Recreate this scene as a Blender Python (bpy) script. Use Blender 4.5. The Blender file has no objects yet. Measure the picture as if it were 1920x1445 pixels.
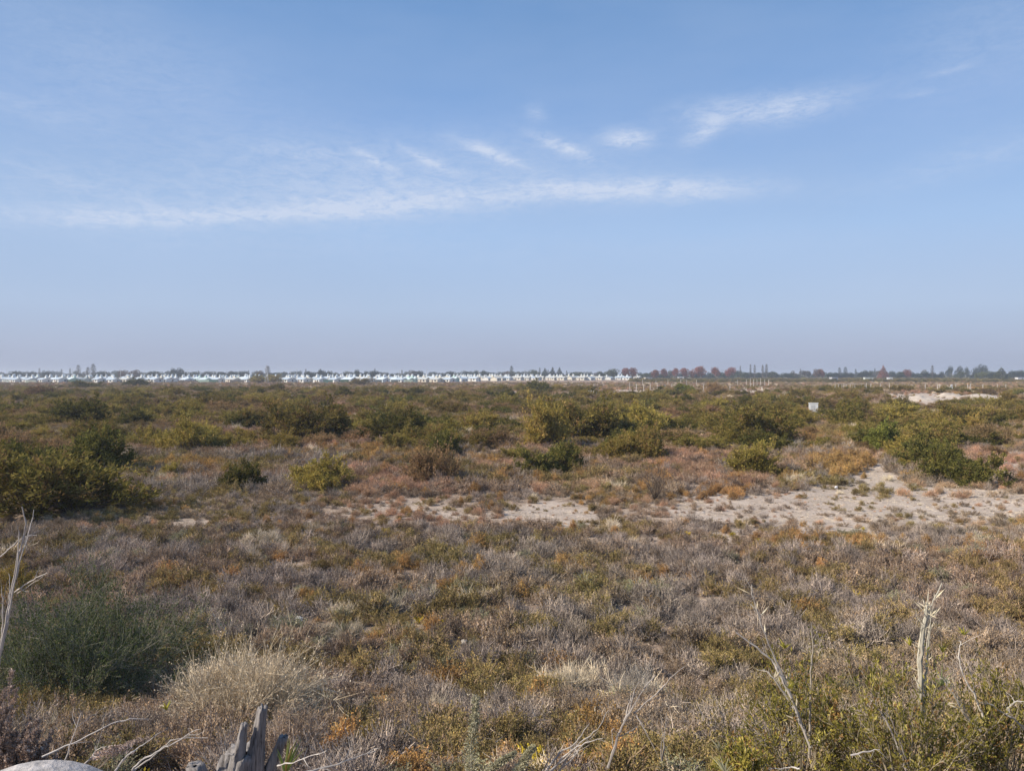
import bpy, math
import numpy as np
from math import radians, sin, cos, pi, atan, tan

rng = np.random.default_rng(7)
S = bpy.context.scene
COL = S.collection

# ------------------------------------------------------------------ camera
F = 1478.0            # focal length in photo pixels (1920 wide)
HC = 6.0              # eye height above the plain
TH = atan(22.5 / F)   # slight downward pitch
cam_d = bpy.data.cameras.new('camera')
cam = bpy.data.objects.new('camera', cam_d)
COL.objects.link(cam)
cam.location = (0, 0, HC)
cam.rotation_euler = (pi / 2 - TH, 0, 0)
cam_d.sensor_width = 36.0
cam_d.lens = 36.0 * F / 1920.0
cam_d.clip_start = 0.1
cam_d.clip_end = 20000
S.camera = cam

# ------------------------------------------------------------------ light
SUN_EL = radians(37)
SUN_AZ = math.atan2(-1.0, -0.30)          # azimuth from +Y towards +X; sun stands to the left
to_sun = np.array([sin(SUN_AZ) * cos(SUN_EL), cos(SUN_AZ) * cos(SUN_EL), sin(SUN_EL)])
sl = bpy.data.lights.new('sun', 'SUN')
sl.energy = 5.0
sl.angle = radians(0.55)
sl.color = (1.0, 0.91, 0.78)
so = bpy.data.objects.new('sun', sl)
COL.objects.link(so)
from mathutils import Vector
so.rotation_euler = Vector(to_sun).to_track_quat('Z', 'Y').to_euler()

S.view_settings.view_transform = 'Standard'
S.view_settings.look = 'None'
S.view_settings.exposure = 0.27
S.view_settings.gamma = 1.0
S.cycles.max_bounces = 3
S.cycles.diffuse_bounces = 2
S.cycles.transmission_bounces = 2
S.cycles.volume_bounces = 0
S.view_settings.use_curve_mapping = False

# ------------------------------------------------------------------ world
world = bpy.data.worlds.new('World')
S.world = world
world.use_nodes = True
nt = world.node_tree
nt.nodes.clear()
N = nt.nodes.new
L = nt.links.new


def mth(op, a, b=None, c=None, clamp=False):
    n = N('ShaderNodeMath'); n.operation = op; n.use_clamp = clamp
    for i, v in enumerate((a, b, c)):
        if v is None: continue
        if isinstance(v, (int, float)): n.inputs[i].default_value = v
        else: L(v, n.inputs[i])
    return n.outputs[0]


out = N('ShaderNodeOutputWorld')
bg = N('ShaderNodeBackground'); bg.inputs['Strength'].default_value = 0.082
L(bg.outputs[0], out.inputs[0])
sky = N('ShaderNodeTexSky'); sky.sky_type = 'NISHITA'
sky.sun_disc = False
sky.sun_elevation = SUN_EL
sky.sun_rotation = SUN_AZ
sky.air_density = 1.0; sky.dust_density = 1.5; sky.ozone_density = 1.5; sky.altitude = 600
tc = N('ShaderNodeTexCoord')
sep = N('ShaderNodeSeparateXYZ'); L(tc.outputs['Generated'], sep.inputs[0])
el = mth('ARCSINE', sep.outputs[2])
az = mth('ARCTAN2', sep.outputs[0], sep.outputs[1])
# milky autumn air: gradient by elevation (radians), the same all round
ramp = N('ShaderNodeValToRGB')
L(mth('MULTIPLY', el, 2.0 / pi, clamp=True), ramp.inputs[0])
cr = ramp.color_ramp
stops = [(0.0, (.370, .415, .575)), (.018, (.420, .480, .660)), (.05, (.460, .580, .800)), (.11, (.400, .580, .880)),
         (.19, (.270, .450, .800)), (.27, (.170, .345, .670)), (.40, (.12, .27, .57)), (1.0, (.08, .20, .46))]
cr.elements[0].position = 0; cr.elements[0].color = (*stops[0][1], 1)
cr.elements[1].position = 1; cr.elements[1].color = (*stops[-1][1], 1)
for p, c in stops[1:-1]:
    e = cr.elements.new(p); e.color = (*c, 1)
sc = N('ShaderNodeVectorMath'); sc.operation = 'SCALE'; sc.inputs[3].default_value = 10.0
L(ramp.outputs[0], sc.inputs[0])
mixs = N('ShaderNodeMix'); mixs.data_type = 'RGBA'; mixs.inputs[0].default_value = 0.88
L(sky.outputs[0], mixs.inputs[6]); L(sc.outputs[0], mixs.inputs[7])


def px_dir(px, py):
    a = (px - 960) / F; b = (722.5 - py) / F
    v = np.array([a, cos(TH) + b * sin(TH), -sin(TH) + b * cos(TH)])
    return v / np.linalg.norm(v)


comb = N('ShaderNodeCombineXYZ'); L(az, comb.inputs[0]); L(el, comb.inputs[1])


def noise(scale_xy, sc_, detail, rot=0.0, dist=0.0, rough=.6):
    mp = N('ShaderNodeMapping'); mp.inputs['Scale'].default_value = (*scale_xy, 1)
    mp.inputs['Rotation'].default_value = (0, 0, rot)
    L(comb.outputs[0], mp.inputs[0])
    n = N('ShaderNodeTexNoise'); n.inputs['Scale'].default_value = sc_; n.inputs['Detail'].default_value = detail
    n.inputs['Roughness'].default_value = rough; n.inputs['Distortion'].default_value = dist
    L(mp.outputs[0], n.inputs[0])
    return n.outputs[0]


# thin cirrus wisps; each: centre, half length, half thickness, tilt (deg, + falls to the right), strength
wisps = [(400, 405, 350, 15, -4, .75), (200, 418, 150, 12, -4, .35), (640, 392, 150, 16, -5, .5), (850, 372, 330, 22, -3, .60), (1270, 357, 165, 21, 2, .95), (1085, 357, 95, 14, 4, .6),
         (922, 287, 66, 11, 19, .85), (1057, 277, 58, 12, 20, 1.0), (1178, 260, 46, 16, 3, 1.0), (1320, 246, 38, 17, -25, .85),
         (1475, 203, 105, 24, -4, .8), (1340, 205, 90, 22, -3, .4), (805, 302, 52, 8, 22, .75), (702, 300, 46, 7, 25, .6),
         (732, 338, 18, 6, 15, .55), (575, 288, 90, 14, 3, .25), (1860, 288, 190, 28, -10, .30), (1005, 212, 20, 13, 10, .45),
         (1722, 176, 26, 6, 0, .35), (1775, 134, 36, 6, -8, .28), (180, 355, 120, 10, 12, .22), (60, 205, 110, 26, 6, .25), (230, 140, 260, 90, 10, .22), (1850, 80, 160, 90, 0, .18),
         (700, 340, 430, 75, -3, .50), (180, 380, 260, 60, 3, .25), (960, 470, 800, 30, 0, .10)]
tot = None
nmod = noise((1, 3.2), 30, 8, rot=radians(-8), dist=.8, rough=.68)
fine = noise((1, 3.4), 95, 6, rot=radians(-14), dist=1.2, rough=.7)
nmod = mth('ADD', mth('MULTIPLY', nmod, .65), mth('MULTIPLY', fine, .35))
nmod = mth('MULTIPLY_ADD', nmod, 4.6, -1.72, clamp=True)
for (cx, cy, a, b, tilt, st) in wisps:
    d0 = px_dir(cx, cy)
    a0 = math.atan2(d0[0], d0[1]); e0 = math.asin(d0[2])
    k = F * (1 + ((cx - 960) / F) ** 2) ** .75
    A = a / F; B = b / F
    t = radians(-tilt)
    dx = mth('SUBTRACT', az, a0); dy = mth('SUBTRACT', el, e0)
    u = mth('ADD', mth('MULTIPLY', dx, cos(t) / A), mth('MULTIPLY', dy, sin(t) / A))
    v = mth('ADD', mth('MULTIPLY', dx, -sin(t) / B), mth('MULTIPLY', dy, cos(t) / B))
    r2 = mth('ADD', mth('MULTIPLY', u, u), mth('MULTIPLY', v, v))
    g = mth('MULTIPLY', mth('EXPONENT', mth('MULTIPLY', r2, -1.1)), st)
    tot = g if tot is None else mth('ADD', tot, g)
cl = mth('MULTIPLY', tot, mth('MULTIPLY_ADD', nmod, .85, .22), clamp=True)
# broad, barely visible veils over the whole sky
veil = mth('MULTIPLY_ADD', noise((1, 3.0), 2.3, 4, rot=radians(6)), 1.6, -.55, clamp=True)
veil = mth('MULTIPLY', veil, .22)
veil2 = mth('MULTIPLY', mth('MULTIPLY_ADD', noise((1, 1.2), 1.5, 2), 2.2, -.9, clamp=True), .30)
mv = N('ShaderNodeMix'); mv.data_type = 'RGBA'
L(veil2, mv.inputs[0]); L(mixs.outputs[2], mv.inputs[6]); mv.inputs[7].default_value = (3.1, 4.1, 5.9, 1)
m2 = N('ShaderNodeMix'); m2.data_type = 'RGBA'
L(mth('ADD', mth('MULTIPLY', cl, .92), veil, clamp=True), m2.inputs[0])
L(mv.outputs[2], m2.inputs[6]); m2.inputs[7].default_value = (6.0, 6.9, 8.7, 1)
L(m2.outputs[2], bg.inputs[0])


# ------------------------------------------------------------------ helpers
def prop(o, label=None, cat=None, group=None, kind=None):
    if label: o['label'] = label
    if cat: o['category'] = cat
    if group: o['group'] = group
    if kind: o['kind'] = kind
    return o


def link(name, data, parent=None, loc=None, rz=0.0, sc_=None):
    o = bpy.data.objects.new(name, data)
    COL.objects.link(o)
    if parent: o.parent = parent
    if loc is not None: o.location = loc
    if rz: o.rotation_euler = (0, 0, rz)
    if sc_ is not None: o.scale = sc_ if hasattr(sc_, '__len__') else (sc_, sc_, sc_)
    return o


def vnoise(x, y, scale, seed=0):
    x = np.asarray(x, float) / scale + seed * 17.31; y = np.asarray(y, float) / scale + seed * 9.17
    xi = np.floor(x); yi = np.floor(y); fx = x - xi; fy = y - yi
    fx = fx * fx * (3 - 2 * fx); fy = fy * fy * (3 - 2 * fy)

    def h(a, b):
        s = np.sin(a * 127.1 + b * 311.7 + seed * 74.7) * 43758.5453
        return s - np.floor(s)
    return (h(xi, yi) * (1 - fx) + h(xi + 1, yi) * fx) * (1 - fy) + (h(xi, yi + 1) * (1 - fx) + h(xi + 1, yi + 1) * fx) * fy


def sstep(a, b, x):
    t = np.clip((np.asarray(x, float) - a) / (b - a), 0, 1)
    return t * t * (3 - 2 * t)


def height(x, y):
    """terrain: embankment below the camera, then the nearly flat plain"""
    x = np.asarray(x, float); y = np.asarray(y, float)
    q = 14 - y
    emb = .33 * .5 * (q + np.sqrt(q * q + 2.2))
    emb = np.where(y < 0, np.minimum(emb, 4.75), emb)
    emb = np.minimum(emb, 4.7)
    r = np.hypot(x, y)
    f = sstep(10, 30, r) * (1 - sstep(330, 470, r))
    z = (vnoise(x, y, 14, 1) - .5) * .45 + (vnoise(x, y, 48, 2) - .5) * .8 + (vnoise(x, y, 4, 3) - .5) * .10
    return emb + z * f + (vnoise(x, y, 2.2, 4) - .5) * .10 * (1 - sstep(60, 120, r))


def w2p(x, y, z=0.0):
    rel = np.asarray(z, float) - HC
    dep = np.asarray(y) * cos(TH) - rel * sin(TH)
    up = np.asarray(y) * sin(TH) + rel * cos(TH)
    return 960 + F * np.asarray(x) / dep, 722.5 - F * up / dep


def ground_at(px, py):
    """world point where the photo ray through (px,py) meets the terrain"""
    d = px_dir(px, py)
    t = np.concatenate([np.linspace(3, 60, 1200), np.linspace(60, 900, 4000)])
    P = np.array([0, 0, HC]) + t[:, None] * d
    g = height(P[:, 0], P[:, 1]) - P[:, 2]
    i = np.argmax(g > 0)
    return P[i, 0], P[i, 1], P[i, 2]


def at_dist(px, py, y):
    d = px_dir(px, py); t = y / d[1]
    return np.array([d[0] * t, y, HC + d[2] * t])


# ---- mesh builder
class MB:
    def __init__(s): s.V = []; s.Fq = []; s.C = []; s.M = []; s.n = 0

    def add(s, verts, quads, col, mat=0):
        verts = np.asarray(verts, float).reshape(-1, 3)
        quads = np.asarray(quads, int)
        col = np.broadcast_to(np.asarray(col, float), (len(verts), 3))
        s.V.append(verts); s.Fq.append(quads + s.n); s.C.append(col); s.M.append(np.full(len(quads), mat)); s.n += len(verts)

    def tubes(s, P, R, col, sides=3, mat=0):
        """P (n,k,3) polylines, R (n,k) radii, col (3) or (n,3)"""
        P = np.asarray(P, float); n, k, _ = P.shape
        R = np.broadcast_to(np.asarray(R, float), (n, k))
        T = np.gradient(P, axis=1); T /= np.linalg.norm(T, axis=2, keepdims=True) + 1e-9
        rv = rng.normal(size=(n, 1, 3)); rv = np.broadcast_to(rv, P.shape)
        A = np.cross(T, rv); A /= np.linalg.norm(A, axis=2, keepdims=True) + 1e-9
        B = np.cross(T, A)
        if sides == 2:
            ring = np.stack([P + A * R[..., None], P - A * R[..., None]], 2)
        else:
            an = np.arange(sides) * 2 * pi / sides
            ring = P[:, :, None] + R[..., None, None] * (A[:, :, None] * np.cos(an)[None, None, :, None] + B[:, :, None] * np.sin(an)[None, None, :, None])
        V = ring.reshape(-1, 3)
        base = (np.arange(n)[:, None] * k + np.arange(k - 1)[None]) * sides
        q = []
        for j in range(1 if sides == 2 else sides):
            j2 = (j + 1) % sides
            q.append(np.stack([base + j, base + j2, base + sides + j2, base + sides + j], -1).reshape(-1, 4))
        col = np.asarray(col, float)
        if col.ndim == 2: col = np.repeat(col, k * sides, 0)
        s.add(V, np.concatenate(q), col, mat)

    def leaves(s, C, D, Ln, W, col, mat=0):
        C = np.asarray(C, float); n = len(C)
        D = D / (np.linalg.norm(D, axis=1, keepdims=True) + 1e-9)
        sd = np.cross(D, rng.normal(size=(n, 3))); sd /= np.linalg.norm(sd, axis=1, keepdims=True) + 1e-9
        Ln = np.broadcast_to(Ln, (n,))[:, None]; W = np.broadcast_to(W, (n,))[:, None]
        V = np.stack([C, C + D * Ln * .5 + sd * W * .5, C + D * Ln, C + D * Ln * .5 - sd * W * .5], 1)
        q = np.arange(n)[:, None] * 4 + np.arange(4)[None]
        col = np.asarray(col, float)
        if col.ndim == 2: col = np.repeat(col, 4, 0)
        s.add(V.reshape(-1, 3), q, col, mat)

    def box(s, c, size, col, mat=0, rz=0.0):
        c = np.asarray(c, float); h = np.asarray(size, float) / 2
        v = np.array([[x, y, z] for z in (-1, 1) for y in (-1, 1) for x in (-1, 1)], float) * h
        if rz:
            v = v @ np.array([[cos(rz), sin(rz), 0], [-sin(rz), cos(rz), 0], [0, 0, 1]])
        s.add(v + c, [[0, 2, 3, 1], [4, 5, 7, 6], [0, 1, 5, 4], [2, 6, 7, 3], [0, 4, 6, 2], [1, 3, 7, 5]], col, mat)

    def mesh(s, name, mats, smooth=False):
        V = np.concatenate(s.V); Q = np.concatenate(s.Fq); C = np.concatenate(s.C); M = np.concatenate(s.M)
        me = bpy.data.meshes.new(name)
        me.vertices.add(len(V)); me.vertices.foreach_set('co', V.astype(np.float32).ravel())
        me.loops.add(len(Q) * 4); me.loops.foreach_set('vertex_index', Q.astype(np.int32).ravel())
        me.polygons.add(len(Q)); me.polygons.foreach_set('loop_start', (np.arange(len(Q)) * 4).astype(np.int32))
        me.polygons.foreach_set('material_index', M.astype(np.int32))
        me.polygons.foreach_set('use_smooth', np.full(len(Q), bool(smooth)))
        me.update()
        at = me.color_attributes.new('tint', 'FLOAT_COLOR', 'POINT')
        at.data.foreach_set('color', np.concatenate([C, np.ones((len(C), 1))], 1).astype(np.float32).ravel())
        for m in (mats if isinstance(mats, (list, tuple)) else [mats]): me.materials.append(m)
        return me


# ------------------------------------------------------------------ materials
def newmat(name):
    m = bpy.data.materials.new(name); m.use_nodes = True
    t = m.node_tree; t.nodes.clear()
    return m, t, t.nodes.new('ShaderNodeOutputMaterial')


def plant_mat(name, translucent, vary=.30, patch=.22):
    m, t, o = newmat(name)
    n = t.nodes.new; l = t.links.new
    at = n('ShaderNodeAttribute'); at.attribute_name = 'tint'
    oi = n('ShaderNodeObjectInfo')
    nz = n('ShaderNodeTexNoise'); nz.inputs['Scale'].default_value = .07; nz.inputs['Detail'].default_value = 3
    l(oi.outputs['Location'], nz.inputs[0])
    mr = n('ShaderNodeMapRange'); l(oi.outputs['Random'], mr.inputs[0])
    mr.inputs[3].default_value = 1 - vary; mr.inputs[4].default_value = 1 + vary
    mr2 = n('ShaderNodeMapRange'); l(nz.outputs[0], mr2.inputs[0]); mr2.inputs[1].default_value = .3; mr2.inputs[2].default_value = .7
    mr2.inputs[3].default_value = .5 - .010; mr2.inputs[4].default_value = .5 + .018
    hs = n('ShaderNodeHueSaturation'); l(at.outputs[0], hs.inputs['Color'])
    l(mr.outputs[0], hs.inputs['Value']); l(mr2.outputs[0], hs.inputs['Hue'])
    # small differences inside the plant
    gn = n('ShaderNodeTexNoise'); gn.inputs['Scale'].default_value = 2.5; gn.inputs['Detail'].default_value = 4
    ge = n('ShaderNodeNewGeometry'); l(ge.outputs['Position'], gn.inputs[0])
    mr3 = n('ShaderNodeMapRange'); l(gn.outputs[0], mr3.inputs[0]); mr3.inputs[1].default_value = .3; mr3.inputs[2].default_value = .7
    mr3.inputs[3].default_value = 1 - patch; mr3.inputs[4].default_value = 1 + patch
    mx = n('ShaderNodeVectorMath'); mx.operation = 'SCALE'; l(hs.outputs[0], mx.inputs[0]); l(mr3.outputs[0], mx.inputs[3])
    d = n('ShaderNodeBsdfDiffuse'); l(mx.outputs[0], d.inputs[0]); d.inputs['Roughness'].default_value = .6
    if translucent:
        tr = n('ShaderNodeBsdfTranslucent'); l(mx.outputs[0], tr.inputs[0])
        ms = n('ShaderNodeMixShader'); ms.inputs[0].default_value = translucent
        l(d.outputs[0], ms.inputs[1]); l(tr.outputs[0], ms.inputs[2]); l(ms.outputs[0], o.inputs[0])
    else:
        l(d.outputs[0], o.inputs[0])
    return m


def surf_mat(name, col, rough=.8, scale=3, amount=.25, bump=0.0, metal=0.0, use_tint=False, stretch=(1, 1, 1), detail=6):
    m, t, o = newmat(name)
    n = t.nodes.new; l = t.links.new
    b = n('ShaderNodeBsdfPrincipled'); b.inputs['Roughness'].default_value = rough; b.inputs['Metallic'].default_value = metal
    ge = n('ShaderNodeTexCoord'); mp = n('ShaderNodeMapping'); mp.inputs['Scale'].default_value = stretch
    l(ge.outputs['Object'], mp.inputs[0])
    nz = n('ShaderNodeTexNoise'); nz.inputs['Scale'].default_value = scale; nz.inputs['Detail'].default_value = detail
    nz.inputs['Roughness'].default_value = .65
    l(mp.outputs[0], nz.inputs[0])
    mr = n('ShaderNodeMapRange'); l(nz.outputs[0], mr.inputs[0]); mr.inputs[1].default_value = .3; mr.inputs[2].default_value = .7
    mr.inputs[3].default_value = 1 - amount; mr.inputs[4].default_value = 1 + amount
    mx = n('ShaderNodeVectorMath'); mx.operation = 'SCALE'; l(mr.outputs[0], mx.inputs[3])
    if use_tint:
        at = n('ShaderNodeAttribute'); at.attribute_name = 'tint'; l(at.outputs[0], mx.inputs[0])
    else:
        mx.inputs[0].default_value = col
    l(mx.outputs[0], b.inputs['Base Color'])
    if bump:
        bp = n('ShaderNodeBump'); bp.inputs['Strength'].default_value = 1; bp.inputs['Distance'].default_value = bump
        l(nz.outputs[0], bp.inputs['Height']); l(bp.outputs[0], b.inputs['Normal'])
    l(b.outputs[0], o.inputs[0])
    return m


M_leaf = plant_mat('leaf', .30)
M_twig = plant_mat('twig', 0)
M_dryleaf = plant_mat('dry_stalk', .18)
M_tree = plant_mat('tree_crown', .15, vary=.18)
M_bark = surf_mat('bark', (.16, .13, .10), scale=4, amount=.35, bump=.01)
M_cane = surf_mat('dead_cane', None, scale=14, amount=.28, use_tint=True, stretch=(1, 1, .25), rough=.75, bump=.001)
M_wall = surf_mat('painted_wall', None, scale=.8, amount=.08, use_tint=True, rough=.85)
M_roof = surf_mat('painted_roof', None, scale=1.2, amount=.10, use_tint=True, rough=.5)
M_dark = surf_mat('window_glass', (.04, .05, .06), rough=.2, scale=1, amount=.1)
M_post = surf_mat('pale_post', (.64, .59, .52), scale=5, amount=.2)
M_wire = surf_mat('fence_wire', (.30, .29, .27), scale=5, amount=.2, rough=.5, metal=.6)
M_conc = surf_mat('weathered_concrete', (.44, .40, .37), scale=16, amount=.42, bump=.02, detail=10)
M_stone = surf_mat('pebble', (.42, .38, .34), scale=12, amount=.3, bump=.004)
M_brick = surf_mat('raw_wood', (.40, .34, .27), scale=6, amount=.25)

# ------------------------------------------------------------------ zones (bare sandy clearings, as seen in the photo)
SAND = [(1050, 985, 500, 30, .30), (420, 985, 200, 18, .25), (1600, 1000, 330, 28, .5), (1300, 945, 110, 22, .4), (1480, 950, 230, 42, .95), (1720, 935, 220, 36, .9), (1890, 905, 60, 45, .75), (1600, 877, 55, 20, 1.1), (1650, 905, 50, 25, .9),
        (1035, 962, 90, 24, .95), (760, 965, 130, 34, .42), (930, 857, 45, 8, .7), (1120, 846, 34, 9, .6), (1290, 905, 25, 30, .45),
        (1640, 985, 120, 16, .7), (1800, 990, 120, 14, .5),
        (830, 775, 42, 5, .9), (722, 766, 20, 7, .7), (967, 741, 24, 6, 1), (1026, 742, 14, 3, .9), (1160, 736, 62, 4, 1.1), (1320, 738, 50, 4, 1.1),
        (1402, 737, 42, 5, 1.1), (1240, 732, 30, 3, .9), (1740, 748, 62, 9, 1.1), (1852, 746, 62, 5, 1.1), (1562, 769, 22, 5, 1.1), (1690, 742, 30, 4, .8),
        (425, 748, 26, 3, .8), (235, 744, 18, 2.5, .8), (1110, 722, 30, 2, .8), (380, 741, 20, 2, .5), (560, 800, 12, 6, .5),
        (1310, 1140, 40, 22, .55), (860, 1265, 80, 40, .35), (350, 970, 50, 12, .6), (700, 905, 20, 10, .6), (530, 1045, 60, 15, .3),
        (1900, 850, 30, 10, .8), (195, 820, 18, 10, .6), (1200, 1010, 160, 16, .35), (1460, 735, 40, 3, .7), (1660, 733, 30, 3, .6)]


def sand(x, y):
    px, py = w2p(x, y, 0)
    y = np.asarray(y, float)
    s = np.zeros_like(px)
    for cx, cy, a, b, k in SAND:
        q = ((px - cx) / a) ** 2 + ((py - cy) / b) ** 2
        s = np.maximum(s, k * (1 - sstep(.55, 1.7, q)))
    s = s + (vnoise(x, y, 2.0, 11) - .5) * .5 * (s > .02)
    return np.where(y > 9, np.clip(s, 0, 1.1), 0)


# ------------------------------------------------------------------ ground
def build_ground():
    radii = [0.0] + list(.6 * 1.018 ** np.arange(0, 510))
    radii = np.array([r for r in radii if r < 5400] + [5500])
    front = np.radians(np.arange(-48, 48.01, .32))
    back = np.radians(np.arange(52, 308.1, 4.0))
    an = np.concatenate([front, back]); na = len(an)
    R, A = np.meshgrid(radii, an, indexing='ij')
    X = R * np.sin(A); Y = R * np.cos(A); Z = height(X, Y)
    V = np.stack([X, Y, Z], -1).reshape(-1, 3)
    i = np.arange(len(radii) - 1)[:, None] * na; j = np.arange(na)[None]; j2 = (np.arange(na)[None] + 1) % na
    Q = np.stack([i + j, i + na + j, i + na + j2, i + j2], -1).reshape(-1, 4)
    Q = Q[:, ::-1]
    mb = MB(); mb.add(V, Q, (1, 1, 1))
    sd = sand(V[:, 0], V[:, 1]); mb.C[0] = np.stack([sd, sd, sd], 1)
    m, t, o = newmat('sandy_soil')
    n = t.nodes.new; l = t.links.new
    at = n('ShaderNodeAttribute'); at.attribute_name = 'tint'
    ge = n('ShaderNodeNewGeometry')

    def nz(scale, det=5, rough=.6):
        q = n('ShaderNodeTexNoise'); q.inputs['Scale'].default_value = scale; q.inputs['Detail'].default_value = det; q.inputs['Roughness'].default_value = rough
        l(ge.outputs['Position'], q.inputs[0]); return q.outputs[0]

    def mr(v, a, b, c, d):
        q = n('ShaderNodeMapRange'); l(v, q.inputs[0])
        for k, z in enumerate((a, b, c, d)): q.inputs[k + 1].default_value = z
        return q.outputs[0]

    def mix(f, a, b):
        q = n('ShaderNodeMix'); q.data_type = 'RGBA'; l(f, q.inputs[0])
        for k, z in ((6, a), (7, b)):
            if isinstance(z, tuple): q.inputs[k].default_value = (*z, 1)
            else: l(z, q.inputs[k])
        return q.outputs[2]
    litter = mix(mr(nz(1.7), .35, .65, 0, 1), (.26, .19, .14), (.39, .295, .225))
    litter = mix(mr(nz(22, 6, .8), .50, .66, 0, .8), litter, (.12, .085, .07))
    sandc = mix(mr(nz(.9, 7), .3, .7, 0, 1), (.43, .345, .275), (.56, .465, .385))
    sandc = mix(mr(nz(9, 8, .75), .52, .68, 0, .55), sandc, (.27, .20, .155))
    f = n('ShaderNodeMath'); f.operation = 'ADD'; l(at.outputs['Fac'], f.inputs[0]); l(mr(nz(1.1, 8, .7), .3, .7, -.42, .42), f.inputs[1])
    col = mix(mr(f.outputs[0], .12, .85, 0, 1), litter, sandc)
    b = n('ShaderNodeBsdfDiffuse'); l(col, b.inputs[0])
    bp = n('ShaderNodeBump'); bp.inputs['Distance'].default_value = .05; bp.inputs['Strength'].default_value = .9
    ad = n('ShaderNodeMath'); ad.operation = 'ADD'; l(nz(6, 8, .7), ad.inputs[0]); l(nz(1.3, 4), ad.inputs[1])
    l(ad.outputs[0], bp.inputs['Height']); l(bp.outputs[0], b.inputs['Normal'])
    l(b.outputs[0], o.inputs[0])
    g = link('ground', mb.mesh('ground', m, smooth=True))
    prop(g, 'pale sandy soil of the scrubland plain with bare clearings', 'ground', kind='structure')


build_ground()


# ------------------------------------------------------------------ plant generators
def pal(palette, n, jit=.18):
    cols = np.array([p[0] for p in palette]); w = np.array([p[1] for p in palette], float); w /= w.sum()
    c = cols[rng.choice(len(cols), n, p=w)]
    return c * (1 + rng.uniform(-jit, jit, (n, 1)))


def bush(R, H, nb, nsp, nlf, leafL, leafW, leafpal, twigpal, upright=.5, t0=.4, splen=.16, br=.012, tw=.004, lump=.3, gravity=0.0, flat=0.0, clumps=1, wisp=1.14):
    """returns (foliage MB, stems MB): branches from the base, sprigs on the branches, leaves on the sprigs"""
    fo, st = MB(), MB()
    az_ = rng.uniform(0, 2 * pi, nb)
    u = rng.uniform(0, 1, nb) ** (1 - .35 * upright)
    elv = np.arcsin(np.clip(u * (1 - flat), 0.03, .999))
    lum = 1 - lump * (vnoise(np.cos(az_) * 2 + 5, np.sin(az_) * 2 + elv * 3, .8, int(rng.integers(99)))) * rng.uniform(.6, 1.2, nb)
    rad = rng.uniform(.80, 1.05, nb) * lum
    rad = np.where(rng.uniform(size=nb) < .09, rad * wisp, rad)
    E = np.stack([np.cos(az_) * np.cos(elv) * R, np.sin(az_) * np.cos(elv) * R, np.sin(elv) * H], 1) * rad[:, None]
    E[:, 2] = np.maximum(E[:, 2], .06 * H)
    B0 = np.stack([np.cos(az_), np.sin(az_), 0 * az_], 1) * (rng.uniform(0, .14, nb) * R)[:, None]
    if clumps > 1:
        ca = rng.uniform(0, 2 * pi, clumps); cr_ = rng.uniform(.15, .62, clumps) * R
        cc0 = np.stack([np.cos(ca) * cr_, np.sin(ca) * cr_, 0 * ca], 1)
        cs = rng.uniform(.42, .78, clumps); chh = rng.uniform(.5, 1.05, clumps); chh[0] = 1.05
        w_ = rng.integers(clumps, size=nb)
        lean = rng.normal(size=(clumps, 2)) * .18 * R
        E = E * np.stack([cs[w_], cs[w_], chh[w_]], 1) + cc0[w_]
        E[:, :2] += lean[w_] * (E[:, 2:3] / H)
        B0 = B0 * .6 + cc0[w_] * .8
    mid = (B0 + E) * .5 + np.array([0, 0, 1]) * (H * .12 * (1 - gravity)) + rng.normal(size=(nb, 3)) * R * .06
    k = 7; t = np.linspace(0, 1, k)[None, :, None]
    P = (1 - t) ** 2 * B0[:, None] + 2 * t * (1 - t) * mid[:, None] + t ** 2 * E[:, None]
    P = P + rng.normal(size=P.shape) * R * .018 * t
    rr = br * (1 - .8 * np.linspace(0, 1, k))[None] * rng.uniform(.6, 1.2, (nb, 1))
    st.tubes(P, rr, pal(twigpal, nb), 3)
    # sprigs
    tt = rng.uniform(t0, 1, (nb, nsp)) ** .8
    idx = np.clip(tt * (k - 1), 0, k - 1.001); i0 = idx.astype(int); fr = (idx - i0)[..., None]
    ar = np.arange(nb)[:, None]
    p0 = P[ar, i0] * (1 - fr) + P[ar, i0 + 1] * fr
    tg = P[ar, i0 + 1] - P[ar, i0]; tg /= np.linalg.norm(tg, axis=2, keepdims=True) + 1e-9
    dr = tg + rng.normal(size=tg.shape) * .55 + np.array([0, 0, .5 * upright - gravity * .6])
    dr /= np.linalg.norm(dr, axis=2, keepdims=True)
    ln = rng.uniform(.5, 1.2, (nb, nsp)) * splen * R
    p0 = p0.reshape(-1, 3); dr = dr.reshape(-1, 3); ln = ln.reshape(-1)
    p1 = p0 + dr * ln[:, None] * .5 + rng.normal(size=p0.shape) * (ln * .06)[:, None]
    p2 = p0 + dr * ln[:, None] + np.array([0, 0, 1]) * (ln * .12 * (upright - gravity))[:, None]
    SP = np.stack([p0, p1, p2], 1)
    SP[..., 2] = np.maximum(SP[..., 2], .01)
    st.tubes(SP, np.array([[tw, tw * .7, tw * .3]]), pal(twigpal, len(p0)), 2)
    if nlf:
        ns = len(p0); n = ns * nlf
        s = rng.uniform(.15, 1.05, n)
        a = np.repeat(SP[:, 0], nlf, 0); c = np.repeat(SP[:, 2], nlf, 0)
        C = a + (c - a) * s[:, None] + rng.normal(size=(n, 3)) * leafL * .25
        C[:, 2] = np.maximum(C[:, 2], .02)
        D = np.repeat(dr, nlf, 0) + rng.normal(size=(n, 3)) * .7 + np.array([0, 0, .3 * upright])
        cc = np.repeat(pal(leafpal, ns, .12), nlf, 0) * (1 + rng.uniform(-.22, .22, (n, 1)))
        fo.leaves(C, D, leafL * rng.uniform(.6, 1.3, n), leafW * rng.uniform(.7, 1.2, n), cc)
    return fo, st


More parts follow.
